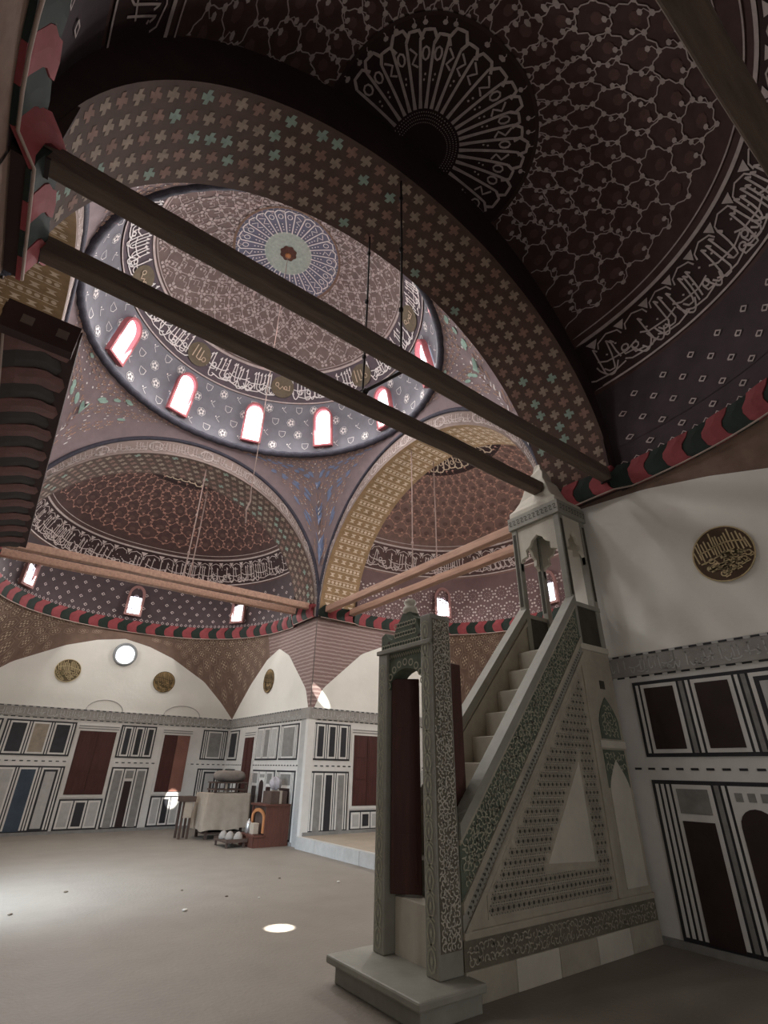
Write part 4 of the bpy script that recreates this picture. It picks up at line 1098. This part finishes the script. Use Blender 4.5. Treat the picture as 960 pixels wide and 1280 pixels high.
d = Deco(wallplane(ya-.010, 1), NREF, .004); scrolls(d, nx0+.04, nx1-.04, lambda x: 2.0, lambda x: 2.16+.25*(1-abs(x-nc)/(nx1-nc)), .09, .013, rg); d.build('head_carving', mb_carve, hd)
mbx('base_string', mb_w, nx0-.06, nx1+.06, ya-.02, ya, 1.88, 1.96); mbx('inlaid_disc', mb_hole, nc-.05, nc+.05, ya-.008, ya, 2.56, 2.66)
# canopy posts, scalloped heads, cornice, spire
for x in (kx0, kx1-.10):
    for y in (ya, yb-.10):
        p_ = mbx('canopy_post', mb_rail, x, x+.10, y, y+.10, 3.10, 4.98, bv=.012)
        fl_ = MB()
        if y == ya: fl_.box(x+.025, x+.075, y-.004, y, 3.75, 4.9)
        else: fl_.box(x-.004, x, y+.025, y+.075, 3.75, 4.9)
        fl_.build('post_fret', mb_hole, p_)
def scallop(L):
    h = L/2-.10; zs = 4.45
    lob = [(-h, 4.30), (-h, 4.42), (-h+.03, 4.47), (-h*.62, 4.50), (-h*.66, 4.60), (-h*.42, 4.64), (-h*.28, 4.72), (0, 4.78)]
    return lob+[(-x, z) for x, z in lob[-2::-1]]
for x in (kx0+.02, kx1-.07):
    L = yb-ya; c = (ya+yb)/2; s_ = scallop(L); pts = [(c-L/2+.1, 4.98)]+[(c+a, z) for a, z in s_]+[(c+L/2-.1, 4.98)]
    prism_yz(pts, x, x+.05, 'scalloped_head', mb_w)
for y in (ya+.02, yb-.07):
    L = kx1-kx0; c = (kx0+kx1)/2; s_ = scallop(L); pts = [(c-L/2+.1, 4.98)]+[(c+a, z) for a, z in s_]+[(c+L/2-.1, 4.98)]
    MB().prism([(x, y, z) for x, z in pts], (0, .05, 0)).build('scalloped_head', mb_w, MN)
cn = mbx('canopy_cornice', mb_rail, kx0-.03, kx1+.02, ya-.03, yb+.03, 4.98, 5.19, bv=.008)
d = Deco(wallplane(ya-.03, 1), NREF, .004)
for i in range(9): x = kx0+.04+i*.07; d.stroke([(x-.03, 5.05), (x+.01, 5.05), (x+.01, 5.09), (x-.01, 5.09), (x-.01, 5.12), (x+.035, 5.12)], .012)
d.build('cornice_fret', mb_hole, cn)
d = Deco(lambda a, b: Vector((kx0-.03, a, b)), (0, 4, 4), .004)
for i in range(12): y = ya+.02+i*.075; d.stroke([(y-.03, 5.05), (y+.01, 5.05), (y+.01, 5.09), (y-.01, 5.09), (y-.01, 5.12), (y+.035, 5.12)], .012)
d.build('cornice_fret', mb_hole, cn)
cx_, cy_ = (kx0+kx1)/2, (ya+yb)/2; prof = [(1.0, 5.19), (1.0, 5.27), (.80, 5.34), (.66, 5.46), (.52, 5.58), (.44, 5.70), (.36, 5.78), (.33, 5.90), (.22, 5.98), (.14, 6.08), (.07, 6.13)]
sp = MB(); vs = []; rg2 = random.Random(8)
for i, (k, z) in enumerate(prof):
    for sx, sy in ((-1, -1), (1, -1), (1, 1), (-1, 1)):
        j = .0 if i < 2 else .02; vs.append((cx_+sx*.33*k+rg2.uniform(-j, j), cy_+sy*.43*k+rg2.uniform(-j, j), z))
n = len(prof); sp.add(vs, [(i*4+j, i*4+(j+1) % 4, i*4+4+(j+1) % 4, i*4+4+j) for i in range(n-1) for j in range(4)]+[(3, 2, 1, 0), tuple(range(4*n-4, 4*n))])
bevel(sp.build('canopy_spire', mb_w, MN), .012)

# ------------------------------------------------------------------ things stored in the far corner
tb = thing('covered_table', 'low table under a drab beige cloth beside the stepped wooden cabinet', 'table', (5.68, 14.75, 0))
for x in (5.22, 6.12):
    for y in (14.42, 15.1): MB().box(x-.03, x+.03, y-.03, y+.03, 0, .96).build('leg', wood_dark, tb)
MB().box(5.14, 6.2, 14.34, 15.18, .94, .98).build('tabletop', wood_dark, tb)
MB().box(5.2, 6.15, 14.4, 15.1, .10, .14).build('lower_shelf', wood_dark, tb)
def cloth(a, t):
    # rectangular skirt with folds, t 0 at the top edge .. 1 at the hem
    k = a/(2*pi); P4 = [(5.10, 14.30), (6.24, 14.30), (6.24, 15.22), (5.10, 15.22), (5.10, 14.30)]; s_ = k*4; i = min(3, int(s_)); f = s_-i
    x = P4[i][0]+(P4[i+1][0]-P4[i][0])*f; y = P4[i][1]+(P4[i+1][1]-P4[i][1])*f
    cx, cy = 5.67, 14.76; w_ = 1+.07*t+.035*t*sin(a*7)+.02*t*sin(a*17+1); hem = .16+.05*sin(a*3+.5)+.12*max(0, sin(a*1.5-.4))**6
    return Vector((cx+(x-cx)*w_, cy+(y-cy)*w_, .995-(.995-hem)*t))
cl = MB().grid(cloth, linsp(0, 2*pi, 97), linsp(0, 1, 9)); cl.add([cloth(a, 0) for a in linsp(0, 2*pi, 33)[:-1]], [tuple(range(32))])
tag(cl.build('dust_cloth', cloth_m, None, True), 'crumpled beige cloth hanging in folds over the low table', 'cloth')
rk = thing('wooden_rack', 'dark slatted wooden rack standing on the cloth-covered table', 'rack', (5.8, 14.75, 1.0))
for z in (1.06, 1.22): MB().box(5.30, 6.20, 14.45, 15.05, z, z+.03).build('shelf', wood_dark, rk)
for x in (5.34, 5.62, 5.9, 6.16): MB().box(x-.025, x+.025, 14.5, 14.55, .998, 1.22).build('upright', cloth_m if x in (5.62,) else wood_dark, rk)
for x in (5.34, 6.16): MB().box(x-.025, x+.025, 14.95, 15.0, .998, 1.22).build('upright', wood_dark, rk)
bl = MB().grid(lambda a, q: Vector((5.76+.43*(abs(cos(a))**.6)*(1 if cos(a) > 0 else -1)*sin(q)**.5, 14.75+.3*sin(a)*sin(q)**.5, 1.255+.27*(1-cos(q))/2*1.0+.02*sin(5*a)*sin(q))), linsp(0, 2*pi, 41), linsp(0.001, pi-.001, 13))
tag(bl.build('rolled_bundle', bundle_m, None, True), 'rounded dusty grey bundle lying on top of the wooden rack', 'bundle')
so = thing('side_stand', 'small dark wooden stand against the cloth-covered table', 'stand', (4.78, 14.9, 0))
for x in (4.67, 4.87):
    for y in (14.75, 15.05): MB().box(x-.025, x+.025, y-.025, y+.025, 0, .80).build('leg', wood_dark, so)
MB().box(4.60, 4.94, 14.68, 15.12, .80, .92).build('top_box', wood_dark, so); MB().box(4.68, 4.88, 14.7, 14.74, .45, .80).build('front_board', cloth_m, so)

cb = thing('stepped_cabinet', 'red-brown wooden cabinet with an orange arched opening beside the striped pier', 'cabinet', (6.1, 12.8, 0))
MB().prism([(5.62, 12.42, 0), (6.46, 12.42, 0), (6.46, 12.42, .80), (5.86, 12.42, .80), (5.86, 12.42, .24), (5.62, 12.42, .24)], (0, .05, 0)).build('side_panel', wood_cab, cb)
MB().prism([(5.62, 13.2, 0), (6.46, 13.2, 0), (6.46, 13.2, .80), (5.86, 13.2, .80), (5.86, 13.2, .24), (5.62, 13.2, .24)], (0, .05, 0)).build('side_panel', wood_cab, cb)
MB().box(5.82, 6.46, 12.40, 13.27, .80, .84).build('top', wood_cab, cb); MB().box(5.58, 5.86, 12.40, 13.27, .20, .24).build('lower_step', wood_cab, cb); MB().box(5.60, 5.64, 12.44, 13.22, 0, .20).build('riser', wood_cab, cb)
ap = [(12.48, .26), (12.48, .55)]+[(12.84-.36*cos(t), .55+.2*sin(t)) for t in linsp(0, pi, 11)]+[(13.20, .55), (13.20, .26)]
ai = [(12.56, .26), (12.56, .55)]+[(12.84-.28*cos(t), .55+.13*sin(t)) for t in linsp(0, pi, 11)]+[(13.12, .55), (13.12, .26)]
q = MB(); n = len(ap); q.add([(5.84, y, z) for y, z in ap]+[(5.84, y, z) for y, z in ai]+[(5.87, y, z) for y, z in ap]+[(5.87, y, z) for y, z in ai], [f for i in range(n-1) for f in ((i, i+1, n+i+1, n+i), (2*n+i, 2*n+i+1, i+1, i), (n+i, n+i+1, 3*n+i+1, 3*n+i))]); q.build('arched_opening', wood_orange, cb)
ap = [(5.92, .26), (5.92, .55)]+[(6.16-.24*cos(t), .55+.16*sin(t)) for t in linsp(0, pi, 11)]+[(6.40, .55), (6.40, .26)]; ai = [(5.98, .26), (5.98, .55)]+[(6.16-.18*cos(t), .55+.10*sin(t)) for t in linsp(0, pi, 11)]+[(6.34, .55), (6.34, .26)]
MB().box(5.9, 6.44, 12.5, 13.2, .24, .78).build('inner_box', wood_dark, cb)
bx = thing('small_chest', 'small dark wooden chest with a pale strap on the stepped cabinet', 'chest', (6.16, 12.75, .84))
MB().box(5.98, 6.40, 12.52, 12.98, .842, 1.10).build('body', wood_dark, bx); MB().box(6.20, 6.26, 12.505, 12.995, .842, 1.115).build('strap', cloth_m, bx)
bg = MB().grid(lambda a, q: Vector((6.16+(.13+.03*sin(5*a+q*3))*sin(q)*cos(a)*1.1, 12.72+(.13+.03*sin(4*a))*sin(q)*sin(a), 1.117+.30*(1-cos(q))/2)), linsp(0, 2*pi, 25), linsp(.001, pi-.05, 12))
tag(bg.build('plastic_bag', bag_m, None, False), 'crumpled grey plastic bag on top of the small chest', 'bag')
tr = thing('low_tray', 'low dusty wooden tray on the floor before the stepped cabinet', 'tray', (5.3, 12.9, 0))
MB().box(5.06, 5.56, 12.62, 13.42, .10, .13).build('board', wood_dark, tr)
for y in (12.62, 13.40): MB().box(5.06, 5.56, y, y+.02, .13, .17).build('edge', wood_dark, tr)
for x in (5.1, 5.5):
    for y in (12.68, 13.34): MB().box(x-.02, x+.02, y-.02, y+.02, 0, .10).build('foot', wood_dark, tr)
for i, (x, y) in enumerate(((5.2, 13.2), (5.28, 13.0), (5.4, 12.8))):
    b_ = MB().lathe([(.02, .132), (.10, .134), (.105, .17), (.085, .23), (.05, .28), (.015, .295)], (x, y), 14).build('grey_bowl', mat('dusty_grey', (150, 142, 134), .9, .15, 10), None, True)
    tag(b_, 'upturned dusty grey bowl on the low tray', 'bowl', 'bowls on the low tray')
kt = thing('steel_canister', 'shiny steel canister on the lower step of the wooden cabinet', 'canister', (5.70, 12.98, .24))
MB().lathe([(.06, .242), (.075, .25), (.07, .42), (.05, .47), (.02, .49)], (5.71, 13.0), 16).build('body', steel, kt, True); MB().lathe([(.012, .49), (.02, .51), (.008, .53)], (5.71, 13.0), 8).build('lid_knob', steel, kt, True)
kb_ = MB().box(5.66, 5.80, 12.62, 12.82, .242, .46).build('cardboard_box', cloth_m); tag(bevel(kb_, .01), 'small drab cardboard box beside the steel canister', 'box')

# small debris on the floor
pm = mat('pebble_white', (210, 204, 194), .8, .1, 20); pmd = mat('pebble_brown', (96, 84, 72), .8, .1, 20)
for i, (x, y, r, m) in enumerate(((2.68, 7.72, .035, pm), (5.26, 8.25, .03, pm), (1.6, 9.6, .03, pmd), (.9, 8.6, .028, pmd), (3.4, 8.2, .022, pmd), (3.75, 7.9, .02, pm), (4.6, 9.0, .022, pmd), (3.0, 8.9, .018, pmd))):
    g = MB().grid(lambda a, q: Vector((x+r*(1+.25*sin(3*a+i))*sin(q)*cos(a), y+r*sin(q)*sin(a)*.8, r*.6*(1-cos(q))*.6)), linsp(0, 2*pi, 11), linsp(.001, pi-.001, 6))
    tag(g.build('pebble', m, None, True), 'white chip of plaster lying on the bare floor' if m is pm else 'brown crumb of dirt lying on the bare floor', 'pebble', 'plaster chips on the floor' if m is pm else 'dirt crumbs on the floor')

# ------------------------------------------------------------------ sunbeams entering by the dome and lunette windows
def sunbeam(th, target, power, deg): 
    c = dome(th, .27); n_ = Vector((-cos(th), -sin(th), 0)); spot('sunbeam', c+n_*.22, target, power, deg, (1, .97, .9), .01, .5)
sunbeam(radians(-20), (3.34, 6.42, 0), 26000, 2.0)
sunbeam(radians(-85), (5.05, Y1+D, .72), 30000, 1.6)
sunbeam(radians(173), (6.82, Y1, 3.25), 22000, 1.5)
